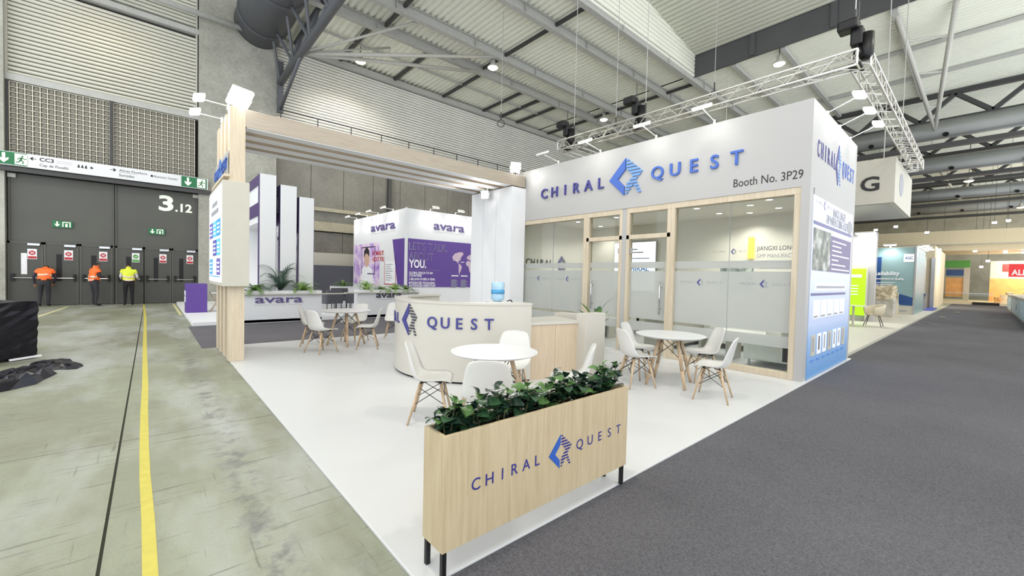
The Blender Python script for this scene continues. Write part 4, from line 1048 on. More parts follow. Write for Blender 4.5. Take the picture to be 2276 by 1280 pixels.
# ---- water dispenser
wd = thing('water_dispenser', (5.85, 7.15, FZ), 'white water dispenser with blue water bottle on top, behind the counter', 'water dispenser')
B('cabinet', 'plastic_w', wd, (5.69, 6.01, 6.99, 7.31, FZ, 0.96), bevel=0.02)
B('drip_tray', 'steel', wd, (5.62, 5.72, 7.0, 7.3, 0.96, 0.98)); B('collar', 'plastic_w', wd, (5.66, 6.04, 6.96, 7.34, 0.955, 0.99), bevel=0.008)
wb_ = MB().lathe([(0.05,0.0),(0.10,0.01),(0.145,0.05),(0.15,0.10),(0.142,0.13),(0.15,0.16),(0.15,0.26),(0.142,0.28),(0.15,0.31),(0.15,0.40),(0.13,0.435),(0.0,0.44)], (5.85,7.15,0.99), 28).build('water_bottle', 'water', wd, smooth=True)
MB().lathe([(0.152,0.17),(0.1525,0.17),(0.1525,0.27),(0.152,0.27)], (5.85,7.15,0.99), 28).build('bottle_label', 'bottle_l', wb_, smooth=True)
MB().poly_tube([(6.0,7.0,1.0),(6.06,6.95,1.03),(6.1,6.94,0.98),(6.1,6.96,0.7)], 0.012).build('hose', 'black', wd)
# potted plant behind the counter end panel
M['leaf4'] = mat('light_green_leaf', (110, 150, 70), 0.4, var=0.2, scale=9)
pl = thing('potted_plant', (6.75, 5.15, FZ), 'tall leafy green plant in a white pot between counter and glass doors', 'plant')
MB().lathe([(0.12,0),(0.15,0.34),(0.13,0.34),(0.11,0.05)], (6.75,5.15,FZ), 24).build('pot', 'white_b', pl, smooth=True)
def blade(mb, p0, d, ln, w, bend=0.35, n=6):
    p0 = Vector(p0); d = Vector(d).normalized(); s = d.cross(Z)
    s = s.normalized() if s.length > 0.01 else Vector((1,0,0))
    vs = []; fs = []; p = p0.copy()
    for i in range(n+1):
        t = i/n; ww = w * math.sin(PI*min(1, 0.12+0.88*t)) * (1 if t < 0.99 else 0.05)
        vs += [p - s*ww/2 + Z*0.06*ww, p, p + s*ww/2 + Z*0.06*ww]
        d = (d - Z*bend/n*1.6*t).normalized(); p = p + d*(ln/n)
    for i in range(n):
        k = 3*i; fs += [(k,k+1,k+4,k+3),(k+1,k+2,k+5,k+4)]
    mb.add(vs, fs)
for k in range(11):
    a = k*2.4; mb = MB(); ln = 0.32 + 0.1*random.random(); hz = 0.5 + 0.055*k
    st = Vector((6.75,5.15,hz*0.75)); dd = Vector((math.cos(a)*0.7, math.sin(a)*0.7, 0.9 - 0.3*random.random()))
    blade(mb, st + dd*0.12, dd, ln, 0.11, 0.7); mb.build('leaf', 'leaf4' if k % 2 else 'leaf1', pl, smooth=True)
MB().tube((6.75,5.15,0.3), (6.75,5.15,0.95), 0.014, n=6).build('stem', 'stem', pl)
# =================================================================== CHAIRS AND TABLES
def catmull(P, n):
    out = []
    Q = [P[0]] + list(P) + [P[-1]]
    for i in range(1, len(Q)-2):
        for k in range(n):
            t = k/n
            out.append(tuple(0.5*((2*b) + (-a+c)*t + (2*a-5*b+4*c-d)*t*t + (-a+3*b-3*c+d)*t**3) for a, b, c, d in zip(Q[i-1], Q[i], Q[i+1], Q[i+2])))
    out.append(tuple(P[-1])); return out
def make_shell():
    # (forward, height, half width, side curl along the normal)
    P = [(0.235,0.415,0.165,0.0),(0.225,0.435,0.205,0.006),(0.16,0.443,0.228,0.022),(0.06,0.432,0.236,0.034),(-0.05,0.424,0.236,0.046),(-0.125,0.438,0.234,0.060),(-0.172,0.49,0.230,0.066),(-0.198,0.57,0.222,0.062),(-0.218,0.66,0.206,0.05),(-0.236,0.745,0.184,0.036),(-0.248,0.795,0.155,0.024),(-0.252,0.818,0.105,0.012),(-0.253,0.825,0.05,0.004)]
    S = catmull(P, 3); nu = len(S); nv = 13
    top = []; nrm = []
    for i, (f, h, w, c) in enumerate(S):
        a = S[max(0, i-1)]; b = S[min(nu-1, i+1)]
        tx, tz = b[0]-a[0], b[1]-a[1]; l = math.hypot(tx, tz); nx, nz = tz/l, -tx/l
        if nz < 0 and i < nu*0.45: nx, nz = -nx, -nz
        if nx < 0 and i >= nu*0.45: nx, nz = -nx, -nz
        for j in range(nv):
            v = -1 + 2*j/(nv-1); k = abs(v)**2.6
            top.append((f + nx*c*k, v*w, h + nz*c*k)); nrm.append((nx, nz))
    bot = [(p[0]-n[0]*0.010, p[1]*0.985, p[2]-n[1]*0.010) for p, n in zip(top, nrm)]
    N_ = len(top); fs = []
    for i in range(nu-1):
        for j in range(nv-1):
            a = i*nv+j; fs.append((a, a+1, a+nv+1, a+nv)); fs.append((N_+a, N_+a+nv, N_+a+nv+1, N_+a+1))
    ring = [j for j in range(nv)] + [i*nv+nv-1 for i in range(1, nu)] + [(nu-1)*nv+j for j in range(nv-2, -1, -1)] + [i*nv for i in range(nu-2, 0, -1)]
    for a, b in zip(ring, ring[1:]+ring[:1]): fs.append((a, N_+a, N_+b, b))
    return MB().add(top + bot, fs)
def make_chair():
    c = thing('dining_chair', (0,0,0), 'x', 'chair', 'white shell chairs at the round tables')
    make_shell().build('seat_shell', 'shell', c, smooth=True)
    T = {}; F = {}
    for sx in (-1, 1):
        for sy in (-1, 1):
            a = Vector((0.02+sx*0.105, sy*0.125, 0.405)); b = Vector((0.01+sx*0.205, sy*0.215, 0.0)); T[sx,sy] = a; F[sx,sy] = b
            lg_ = MB().tube(b, a, 0.011, 0.0165, n=10).build('leg', 'beech', c, smooth=True)
            MB().tube(a, a+Vector((-sx*0.02, -sy*0.02, 0.018)), 0.012, n=8).build('mount', 'wire', lg_)
    for (p, q) in (((-1,-1),(1,-1)),((1,-1),(1,1)),((1,1),(-1,1)),((-1,1),(-1,-1))):
        mb = MB()
        for (u, w) in ((p, q), (q, p)): mb.tube(T[u].lerp(F[u], 0.10), T[w].lerp(F[w], 0.52), 0.0042, n=5)
        mb.build('wire_brace', 'wire', c)
    mb = MB()
    for (p, q) in (((-1,-1),(1,1)),((1,-1),(-1,1))): mb.tube(T[p], T[q], 0.005, n=5)
    mb.build('seat_support', 'wire', c)
    return c
CH0 = make_chair()
chairs = [
 (2.24,3.84,(0.80,-0.60),'white chair with wooden legs at the left of the nearest table, seen from the side'),
 (2.28,2.88,(0.67,0.74),'white chair seen from behind right at the back of the leafy planter'),
 (3.42,3.88,(-0.80,-0.60),'white chair behind the nearest table, in front of the curved counter'),
 (3.44,2.92,(-0.64,0.77),'white chair seen edge-on before the oak desk front, mostly behind the planter leaves'),
 (5.28,3.28,(0.88,-0.47),'white chair seen from behind at the left of the table by the glass wall'),
 (5.96,3.66,(0.22,-0.97),'white chair behind the left one at the table by the glass wall'),
 (5.54,2.27,(-0.25,0.97),'white chair nearest the carpet aisle at the right table'),
 (6.42,2.80,(-0.72,0.69),'white chair facing left beside the glass wall at the right table'),
 (2.54,9.22,(0.93,-0.36),'farther left white chair at the table by the grey carpet'),
 (2.44,8.26,(0.90,0.35),'nearer left white chair at the table by the grey carpet'),
 (3.50,9.36,(-0.88,-0.40),'farther right white chair at the table by the grey carpet'),
 (3.36,8.26,(-0.88,0.42),'nearer right white chair at the table by the grey carpet'),
 (4.45,9.35,(-0.5,-0.86),'white chair mostly hidden behind the left edge of the curved counter'),
]
for i, (x, y, f, lb) in enumerate(chairs):
    c = CH0 if i == 0 else copy_tree(CH0)
    c.location = (x, y, FZ); c.rotation_euler.z = math.atan2(f[1], f[0]); c['label'] = lb
def make_table(r):
    t = thing('round_table', (0,0,0), 'x', 'table', 'white round tables on the stand')
    MB().lathe([(0.0,0.705),(r-0.045,0.705),(r-0.012,0.722),(r,0.728),(r-0.002,0.733),(0.0,0.734)], (0,0,0), 56).build('tabletop', 'top', t)
    T = {}; F = {}
    for k in range(4):
        a = PI/4 + k*PI/2; T[k] = Vector((0.17*math.cos(a), 0.17*math.sin(a), 0.70)); F[k] = Vector((0.375*math.cos(a), 0.375*math.sin(a), 0.0))
        MB().tube(F[k], F[k].lerp(T[k], 0.35), 0.020, 0.026, n=12).tube(F[k].lerp(T[k], 0.35), T[k], 0.026, 0.024, n=12).build('leg', 'beech', t, smooth=True)
    for k in range(4):
        q = (k+1) % 4; mb = MB()
        for (u, w) in ((k, q), (q, k)): mb.tube(T[u].lerp(F[u], 0.05), T[w].lerp(F[w], 0.42), 0.005, n=5)
        mb.build('wire_brace', 'wire', t)
    return t
for (x, y, r, rz, lb) in ((2.77, 3.42, 0.465, 0.25, 'white round table behind the leafy planter, nearest the viewer'), (5.80, 3.03, 0.49, 0.30, 'white round table in front of the right glass wall'), (3.14, 8.90, 0.49, 0.5, 'white round table farthest back by the grey carpet')):
    t = make_table(r); t.location = (x, y, FZ); t.rotation_euler.z = rz; t['label'] = lb

# =================================================================== PLANTER
P0, P1, Q0, Q1, PZ0, PZ1 = 1.085, 2.68, 1.715, 1.91, 0.165, 0.755
pn = thing('planter_box', (1.88, 1.81, FZ), 'long pale oak planter box on thin black legs with blue company name', 'planter')
B('front_panel', 'wood', pn, (P0, P1, Q0, Q0+0.018, PZ0, PZ1), bevel=0.0015); B('back_panel', 'wood', pn, (P0, P1, Q1-0.018, Q1, PZ0, PZ1))
B('end_panel', 'wood', pn, (P0, P0+0.018, Q0+0.018, Q1-0.018, PZ0, PZ1)); B('end_panel', 'wood', pn, (P1-0.018, P1, Q0+0.018, Q1-0.018, PZ0, PZ1))
B('bottom_panel', 'wood', pn, (P0+0.018, P1-0.018, Q0+0.018, Q1-0.018, PZ0, PZ0+0.018))
B('soil', 'soil', pn, (P0+0.018, P1-0.018, Q0+0.018, Q1-0.018, 0.60, 0.70))
for (x, y) in ((P0+0.02, Q0+0.02), (P0+0.02, Q1-0.02), (P1-0.03, Q0+0.02), (P1-0.03, Q1-0.02)):
    B('leg', 'black', pn, (x-0.012, x+0.012, y-0.012, y+0.012, FZ, PZ0))
letters('CHIRAL', 0.062, (1.285, Q0, 0.428), X, 0.0905, 'navy', pn, 0.002, 0.004); letters('QUEST', 0.062, (2.13, Q0, 0.428), X, 0.109, 'navy', pn, 0.002, 0.0)
logo((1.835, Q0, 0.352), X, 0.215, 0.215, pn, 'blue', 'navy', 0.002)
# leaves
def leaf_mesh(ln=0.10, w=0.070):
    vs = []; fs = []; n = 8
    for i in range(n+1):
        t = i/n; ww = w*0.5*(math.sin(PI*t**1.25)**0.6) if 0 < t < 1 else 0.0015
        dz = 0.018*math.sin(PI*t*0.9) - 0.020*t*t
        vs += [(ln*t, -ww, dz + 0.14*ww), (ln*t, 0, dz), (ln*t, ww, dz + 0.14*ww)]
    for i in range(n):
        k = 3*i; fs += [(k,k+1,k+4,k+3),(k+1,k+2,k+5,k+4)]
    return MB().add(vs, fs)
LM = []
for m in ('leaf1', 'leaf2', 'leaf3'):
    o = leaf_mesh().build('leaf', m, None, smooth=True); LM.append(o.data); bpy.data.objects.remove(o)
places = ['at the left end of the oak planter', 'second from the left end of the oak planter', 'third from the left end of the oak planter', 'fourth from the left end of the oak planter', 'fifth from the left, in the middle of the oak planter', 'fourth from the right end of the oak planter', 'third from the right end of the oak planter', 'second from the right end of the oak planter', 'at the right end of the oak planter']
for i in range(9):
    bx = 1.17 + i*0.178; by = 1.825 + random.uniform(-0.01, 0.01)
    pl = thing('leafy_plant', (bx, by, 0.70), 'dark glossy leafy plant ' + places[i], 'plant', 'leafy plants in the oak planter')
    ns = 5
    hts = [random.uniform(0.09, 0.21) for _ in range(ns)]
    for s in range(ns):
        a = s*2*PI/ns + random.uniform(-0.5, 0.5); lean = random.uniform(0.02, 0.085)
        tip = Vector((bx + lean*1.15*math.cos(a), by + lean*0.6*math.sin(a), 0.70 + hts[s]))
        MB().tube((bx + 0.02*math.cos(a), by + 0.02*math.sin(a), 0.69), tip, 0.004, 0.0025, n=5).build('stem', 'stem', pl)
        for k in range(8):
            t = 0.25 + 0.75*k/7
            p = Vector((bx + 0.02*math.cos(a), by + 0.02*math.sin(a), 0.69)).lerp(tip, t)
            az = a + k*2.4 + random.uniform(-0.4, 0.4); el = random.uniform(0.0, 0.5) + (0.5 if k == 7 else 0)
            dv = Vector((math.cos(az)*math.cos(el), math.sin(az)*math.cos(el), math.sin(el)))*0.12; tp = p + dv
            if tp.z < 0.80 and (tp.y < Q0+0.03 or tp.y > Q1-0.03): az = 0.0 if math.cos(az) > 0 else PI
            if tp.x < P0+0.03 and tp.z < 0.80: az = 0.1
            if tp.x > P1-0.03 and tp.z < 0.80: az = PI
            sc = random.uniform(0.75, 1.15) * (0.75 if k == 7 else 1.0)
            mw = Matrix.Translation(p - Vector((bx, by, 0.70))) @ Matrix.Rotation(az, 4, 'Z') @ Matrix.Rotation(-el, 4, 'Y') @ Matrix.Rotation(random.uniform(-0.5, 0.5), 4, 'X') @ Matrix.Scale(sc, 4)
            q = random.random(); me = LM[1] if (k >= 6 and q < 0.55) or q < 0.10 else (LM[2] if q > 0.62 else LM[0])
            o = bpy.data.objects.new('leaf', me); COL.objects.link(o); o.parent = pl; o.matrix_local = mw

# =================================================================== NEIGHBOUR STAND ACROSS THE GREY CARPET
t = MB().box(0.86, 16, 14.0, 23.2, 0.0, 0.1).build('floor_neighbour', 'white_n'); tag(t, kind='structure')
def avara(par, o, u, h, w, m, depth=0.02, sub=True):
    put_text('name_letters', 'avara', h/0.9, o, u, m, par, depth, 'L', width=w, bold=0.008, res=4)
    if sub: put_text('name_subtitle', 'PHARMACEUTICAL SERVICES', h*0.14, Vector(o) - Z*(h*0.42), u, 'grey_t', par, 0.003, 'L', width=w, res=1, spacing=1.5)
def frond(mb, p0, az, el, ln, w, n=12, leaf=0.5):
    p = Vector(p0); d = Vector((math.cos(az)*math.cos(el), math.sin(az)*math.cos(el), math.sin(el)))
    pts = []
    for i in range(n+1):
        pts.append(p.copy()); d = (d - Z*0.12*(1+i*0.12)).normalized(); p = p + d*(ln/n)
    for i in range(1, n+1):
        t = i/n; b = (pts[i]-pts[i-1]).normalized(); s = b.cross(Z)
        s = s.normalized() if s.length > 0.01 else Vector((1,0,0))
        L_ = w*(math.sin(PI*(0.15+0.85*t))**0.8) + 0.01
        for k in (-1, 1):
            tip = pts[i] + (s*k*0.85 + b*leaf)*L_ - Z*0.12*L_
            mb.add([pts[i-1], pts[i-1].lerp(pts[i], 0.75), tip], [(0,1,2)])
        mb.add([pts[i-1] + s*0.004, pts[i-1] - s*0.004, pts[i] - s*0.004, pts[i] + s*0.004], [(0,1,2,3)])
def fern(x, y, z, r, nf, m, lb, grp='ferns on the white planters', up=0.7):
    f = thing('fern_plant', (x, y, z), lb, 'plant', grp)
    for k in range(nf):
        mb = MB(); az = k*2.399 + random.uniform(-0.2, 0.2); el = random.uniform(0.45, 1.35)*up + 0.3
        frond(mb, (x, y, z), az, el, r*random.uniform(0.85, 1.25), r*0.2); mb.build('frond', m, f)
    MB().lathe([(0.0,-0.02),(0.07,-0.02),(0.05,0.03),(0.0,0.04)], (x, y, z), 10).build('crown', 'stem', f)
# counters with troughs
def trough(x0, x1, y0, y1, z, lb):
    c = thing('planter_counter', (0.5*(x0+x1), y0, 0.1), lb, 'planter')
    B('front_panel', 'white_n', c, (x0, x1, y0, y0+0.05, 0.02, z)); B('back_panel', 'white_n', c, (x0, x1, y1-0.05, y1, 0.02, z))
    B('end_panel', 'white_n', c, (x0, x0+0.05, y0+0.05, y1-0.05, 0.02, z)); B('end_panel', 'white_n', c, (x1-0.05, x1, y0+0.05, y1-0.05, 0.02, z)); B('soil', 'soil', c, (x0+0.05, x1-0.05, y0+0.05, y1-0.05, 0.5, z-0.06))
    return c
c1 = trough(1.5, 4.15, 14.0, 14.45, 0.96, 'white planter counter with dark avara letters, left of the armchairs'); B('glass_shelf', 'white_b', c1, (1.5, 4.9, 13.9, 14.15, 0.84, 0.87)); avara(c1, (2.30, 14.0, 0.60), X, 0.20, 1.28, 'purple_t', 0.03)
c2 = trough(5.35, 7.6, 14.0, 14.45, 0.98, 'white planter counter with dark avara letters, right of the armchairs'); B('glass_shelf', 'white_b', c2, (4.9, 7.6, 13.9, 14.15, 0.86, 0.89)); avara(c2, (5.95, 14.0, 0.70), X, 0.19, 0.95, 'dark_t', 0.03)
for i, (x, r, m, lb) in enumerate(((1.85, 0.42, 'fern1', 'low drooping fern at the left end of the left white planter'), (2.35, 0.52, 'fern1', 'dark bushy fern left of the palm on the white planter'), (3.65, 0.50, 'fern2', 'bright green fern right of the palm on the white planter'))): fern(x, 14.22, 0.92, r*1.1, 24, m, lb)
pm = thing('palm_plant', (3.0, 14.25, 0.92), 'taller dark palm with arching fronds on the left white planter', 'plant')
for k in range(14):
    mb = MB(); frond(mb, (3.0+0.02*(k % 3), 14.25, 0.95+0.02*(k % 4)), k*2.4+0.3, 1.45 - 0.035*k, 1.25 - 0.045*k, 0.20, 14, 0.7); mb.build('frond', 'palm', pm)
MB().tube((3.0,14.25,0.9),(3.0,14.25,1.2),0.02,n=6).build('stem', 'stem', pm)
for i, (x, y, r, m, lb) in enumerate(((5.7, 14.22, 0.40, 'fern2', 'bright fern at the left end of the right white planter'), (6.25, 14.22, 0.42, 'fern1', 'fern beside the small bright one on the right white planter'), (6.75, 14.22, 0.52, 'fern2', 'large fern in the middle of the right white planter'), (7.2, 14.22, 0.42, 'fern1', 'low fern at the right end of the right white planter'), (6.4, 18.6, 0.5, 'fern1', 'fern on the rear planter behind the armchairs, left'), (7.4, 18.6, 0.5, 'fern2', 'fern on the rear planter behind the armchairs, right'))): fern(x, y, 0.93, r*1.1, 20, m, lb)
c3 = trough(5.9, 7.9, 18.4, 18.8, 0.95, 'white rear planter box behind the dark armchairs')
# portals of white posts with purple inner faces
for i, (x0, x1, h, lb) in enumerate(((2.50, 2.94, 4.50, 'tallest white and purple portal frame, nearest the slatted arch'), (3.06, 3.52, 4.25, 'middle white and purple portal frame'), (3.60, 4.04, 3.95, 'shortest white and purple portal frame'))):
    p = thing('portal_frame', (0.5*(x0+x1), 14.8, 0.1), lb, 'portal', 'white portals of the neighbour stand')
    B('front_post', 'white_n', p, (x0, x1, 14.55, 14.75, 0.1, h)); B('post_lining', 'purple_d', p, (x0-0.012, x0, 14.56, 14.75, 0.1, h-0.01)); B('post_lining', 'purple_d', p, (x1, x1+0.012, 14.56, 14.75, 0.1, h-0.01))
    B('top_beam', 'purple_d', p, (x0, x1, 14.75, 17.6, h-0.28, h)); B('middle_beam', 'white_n', p, (x0+0.05, x1-0.05, 14.75, 17.6, h-0.85, h-0.28)); B('lower_beam', 'purple_d', p, (x0, x1, 14.75, 17.6, h-1.25, h-0.85))
    B('rear_post', 'white_n', p, (x0, x1, 17.4, 17.6, 0.1, h-1.25)); B('light_soffit', 'white_n', p, (x0+0.03, x1-0.03, 14.75, 17.4, h-1.45, h-1.25))
    MB().lathe([(0,-0.01),(0.07,-0.01),(0.07,0),(0,0)], (0.5*(x0+x1), 15.4, h-1.455), 16).build('downlight', 'lamp_s', p)
    light('portal_light', 'SPOT', (0.5*(x0+x1), 15.4, h-1.5), 30, p, (0.5*(x0+x1), 15.6, 0), 0.08, (1,1,1), 130, 0.8)
t = MB().box(2.3, 4.4, 18.9, 19.0, 0.1, 3.2).build('wall_neighbour', 'white_n'); tag(t, kind='structure')
# graphic cube
cb = thing('graphic_cube', (10, 19, 0.1), 'tall white and purple exhibition cube with avara lettering and slogans', 'booth wall')
AX, AY, AH = 8.05, 16.0, 4.32
B('cube_body', 'white_n', cb, (AX, 12.6, AY, 21.9, 0.1, AH))
B('corner_post', 'white_n', cb, (AX-0.02, AX+0.06, AY-0.02, AY+0.06, 0.1, AH+0.02))
B('purple_panel', 'purple', cb, (AX+0.1, 12.6, AY-0.012, AY, 1.0, 3.06))
avara(cb, (9.36, AY, 3.55), X, 0.33, 1.62, 'purple_t', 0.03)
put_text('slogan', "LET'S TALK.", 0.30, (8.20, AY-0.013, 2.60), X, 'grey_t', cb, 0.004, width=1.86, bold=0.0); put_text('slogan', 'ABOUT', 0.30, (8.20, AY-0.013, 2.18), X, 'grey_t', cb, 0.004, width=1.16)
put_text('slogan', "LET'S TALK.", 0.27, (8.23, AY-0.017, 2.615), X, 'purple', cb, 0.003, width=1.80, bold=-0.012); put_text('slogan', 'ABOUT', 0.27, (8.23, AY-0.017, 2.195), X, 'purple', cb, 0.003, width=1.11, bold=-0.012)
put_text('slogan', 'YOU.', 0.32, (8.20, AY-0.013, 1.84), X, 'white_t', cb, 0.004, width=0.82, bold=0.03)
B('rule', 'grey_t', cb, (8.22, 9.7, AY-0.015, AY-0.012, 1.74, 1.75))
for k, s in enumerate(('GLOBAL REACH TO 40+', 'COUNTRIES', '2 BILLION DOSES A YEAR', 'INTEGRATED PACKAGING,', 'AUTOMATED INSPECTION')): put_text('fact_text', s, 0.095, (8.22, AY-0.013, (1.57, 1.45, 1.30, 1.14, 1.02)[k]), X, 'white_t', cb, 0.003, width=(1.15, 0.6, 1.25, 1.27, 1.27)[k], bold=0.02, res=2)
# world map
def blob(pts, o, m): MB().prism(pts, o, X, Z, 0.004).build('map_land', m, cb)
M['map'] = mat('map_print', (206, 182, 200), 0.5)
o = (10.35, AY-0.013, 1.75)
blob([(0.0,0.62),(0.12,0.78),(0.35,0.86),(0.55,0.88),(0.62,0.78),(0.5,0.66),(0.44,0.5),(0.33,0.42),(0.36,0.34),(0.28,0.38),(0.16,0.52),(0.04,0.52)], o, 'map')
blob([(0.36,0.34),(0.46,0.3),(0.54,0.2),(0.5,0.06),(0.42,-0.1),(0.4,-0.2),(0.37,-0.05),(0.36,0.15)], o, 'map')
blob([(0.76,0.42),(0.9,0.5),(1.08,0.42),(1.16,0.28),(1.06,0.0),(0.98,-0.06),(0.92,0.2),(0.78,0.28)], o, 'map'); blob([(0.78,0.62),(0.9,0.74),(1.2,0.84),(1.6,0.8),(1.7,0.6),(1.4,0.5),(1.1,0.5),(0.9,0.54)], o, 'map')
for (xx, zz) in ((0.06,0.47),(0.46,0.4)): B('map_tag', 'white_t', cb, (10.35+xx, 10.35+xx+0.2, AY-0.02, AY-0.016, 1.75+zz, 1.75+zz+0.03))
for (xx) in (10.32, 10.84):
    B('list_heading', 'white_t', cb, (xx, xx+0.38, AY-0.016, AY-0.012, 1.50, 1.55))
    for k in range(10): B('list_line', 'grey_t', cb, (xx, xx+0.26+0.06*((k*7) % 3), AY-0.015, AY-0.012, 1.33-k*0.04, 1.35-k*0.04))
# face towards the gate lane: portrait print and slogan
MB().prism([(0,0),(0.62,0),(1.19,2.06),(0,2.06)], (AX, AY+0.06, 1.0), Vector((0,1,0)), Z, -0.01).build('purple_wedge', 'purple', cb)
B('portrait_print', blotch_mat('lilac_portrait_print', ((150,110,190),(196,164,220),(232,214,236),(216,180,170)), 2.2, seed=5), cb, (AX-0.008, AX, 18.6, 21.8, 1.0, 3.0))
B('portrait_frame', 'purple_d', cb, (AX-0.016, AX-0.008, 19.1, 19.15, 1.5, 2.85), (AX-0.016, AX-0.008, 20.7, 20.75, 1.5, 2.85), (AX-0.016, AX-0.008, 19.1, 20.75, 2.8, 2.85), (AX-0.016, AX-0.008, 19.1, 20.0, 1.5, 1.55))
MB().prism([(0.30*math.cos(2*PI*q/20), 0.42*math.sin(2*PI*q/20)) for q in range(20)], (AX-0.009, 20.1, 2.25), mY, Z, 0.004).build('portrait_face', 'portrait', cb)
MB().prism([(-0.34,0.0),(-0.32,0.35),(0.0,0.55),(0.3,0.35),(0.32,0.05),(0.1,0.2),(-0.15,0.22)], (AX-0.014, 20.1, 2.3), mY, Z, 0.004).build('portrait_hair', 'hair', cb)
MB().prism([(-0.8,-0.7),(-0.6,0.05),(-0.1,0.2),(0.15,0.2),(0.7,0.0),(0.9,-0.7)], (AX-0.009, 20.1, 1.72), mY, Z, 0.003).build('portrait_coat', 'white_t', cb)
put_text('slogan', 'WE MAKE IT.', 0.2, (AX-0.01, 19.4, 2.40), mY, 'red', cb, 0.003, width=1.3, bold=0.02); put_text('slogan', 'ABOUT YOU', 0.2, (AX-0.01, 19.4, 2.12), mY, 'red', cb, 0.003, width=1.3, bold=0.02)
B('text_box', 'white_t', cb, (AX-0.006, AX, 16.9, 18.0, 1.1, 2.1)); B('text_box_edge', 'red', cb, (AX-0.01, AX-0.006, 16.88, 16.92, 1.1, 2.3), (AX-0.01, AX-0.006, 18.0, 18.04, 1.1, 2.1), (AX-0.01, AX-0.006, 16.88, 18.04, 1.06, 1.1))
for k in range(8): B('text_line', 'grey_t', cb, (AX-0.012, AX-0.006, 17.2+0.2*((k*5) % 3)*0.5, 17.9, 1.95-k*0.1, 1.98-k*0.1))
avara(cb, (AX, 19.6, 3.55), mY, 0.34, 2.6, 'purple_t', 0.03)
for i, (bx, by, d, al, lb) in enumerate(((AX, 21.6, mX, 'x', 'first'), (AX, 20.2, mX, 'x', 'second'), (AX, 18.9, mX, 'x', 'third'), (AX, 17.3, mX, 'x', 'fourth'), (9.2, AY, mY, 'y', 'first'), (10.5, AY, mY, 'y', 'second'), (11.7, AY, mY, 'y', 'third'))):
    side = 'left face' if d == mX else 'right face'
    arm_light((bx - d.x*0.03, by - d.y*0.03, AH), (bx + d.x*0.45, by + d.y*0.45, AH+0.1), (bx - d.x*0.1, by - d.y*0.1, AH-0.9), 'small arm lamp over the %s of the purple cube, %s from the left' % (side, lb), 'arm lamps over the purple cube', True, 26, al)
# armchairs, low table
def armchair(x, y, rz, lb):
    a = thing('armchair', (0,0,0), lb, 'armchair', 'dark armchairs of the neighbour stand')
    B('seat', 'armchair', a, (-0.3, 0.3, -0.28, 0.28, 0.30, 0.46), bevel=0.03); B('backrest', 'armchair', a, (-0.36, -0.26, -0.34, 0.34, 0.30, 0.80), bevel=0.03)
    for k in (-1, 1): B('armrest', 'armchair', a, (-0.34, 0.28, 0.31*k-0.04, 0.31*k+0.04, 0.30, 0.64), bevel=0.02)
    for kx in (-0.3, 0.26):
        for ky in (-0.3, 0.3): MB().tube((kx, ky, 0), (kx, ky, 0.31), 0.014, n=6).build('leg', 'black', a)
    a.location = (x, y, 0.1); a.rotation_euler.z = rz
armchair(5.0, 16.0, 1.9, 'dark grey armchair in the gap between the white planters, left'); armchair(5.95, 15.9, 2.5, 'dark grey armchair in the gap between the white planters, right'); armchair(5.9, 17.4, -1.7, 'dark grey armchair facing the viewer at the back of the gap')
lt = thing('lounge_table', (5.45, 16.6, 0.1), 'small dark round lounge table between the armchairs', 'table')
MB().lathe([(0,0.62),(0.3,0.62),(0.3,0.65),(0,0.65)], (5.45,16.6,0.1), 24).build('tabletop', 'armchair', lt); MB().tube((5.45,16.6,0.1),(5.45,16.6,0.72),0.025,n=8).build('stem', 'black', lt); MB().lathe([(0,0),(0.2,0),(0.2,0.015),(0,0.015)], (5.45,16.6,0.1), 20).build('foot', 'black', lt)
o = MB().box(4.9, 9.0, 22.0, 22.1, 0.1, 1.9).build('partition_screen', 'armchair'); tag(o, 'low dark grey partition behind the armchairs', 'partition')
# purple kiosk
k_ = thing('kiosk', (1.15, 17.4, 0.1), 'purple kiosk with a white sign on its left side by the gate', 'kiosk')
B('kiosk_body', 'purple', k_, (0.88, 1.45, 17.25, 17.9, 0.1, 1.06), bevel=0.006); B('side_sign', 'white_t', k_, (0.865, 0.88, 17.35, 17.8, 0.45, 0.82)); put_text('sign_text', 'avara', 0.09, (0.864, 17.72, 0.62), mY, 'purple_t', k_, 0.002, width=0.3)
o = MB()
fs_ = thing('folding_stool', (1.75, 17.6, 0.1), 'white folding stool with wooden legs beside the purple kiosk', 'stool'); B('seat', 'shell', fs_, (1.55, 1.95, 17.4, 17.8, 0.72, 0.76)); 
for (a, b) in (((1.57,17.45),(1.93,17.45)),((1.57,17.75),(1.93,17.75))):
    MB().bar((a[0],a[1],0.1),(b[0],b[1],0.72),0.03,0.02).build('leg','beech',fs_); MB().bar((b[0],b[1],0.1),(a[0],a[1],0.72),0.03,0.02).build('leg','beech',fs_)

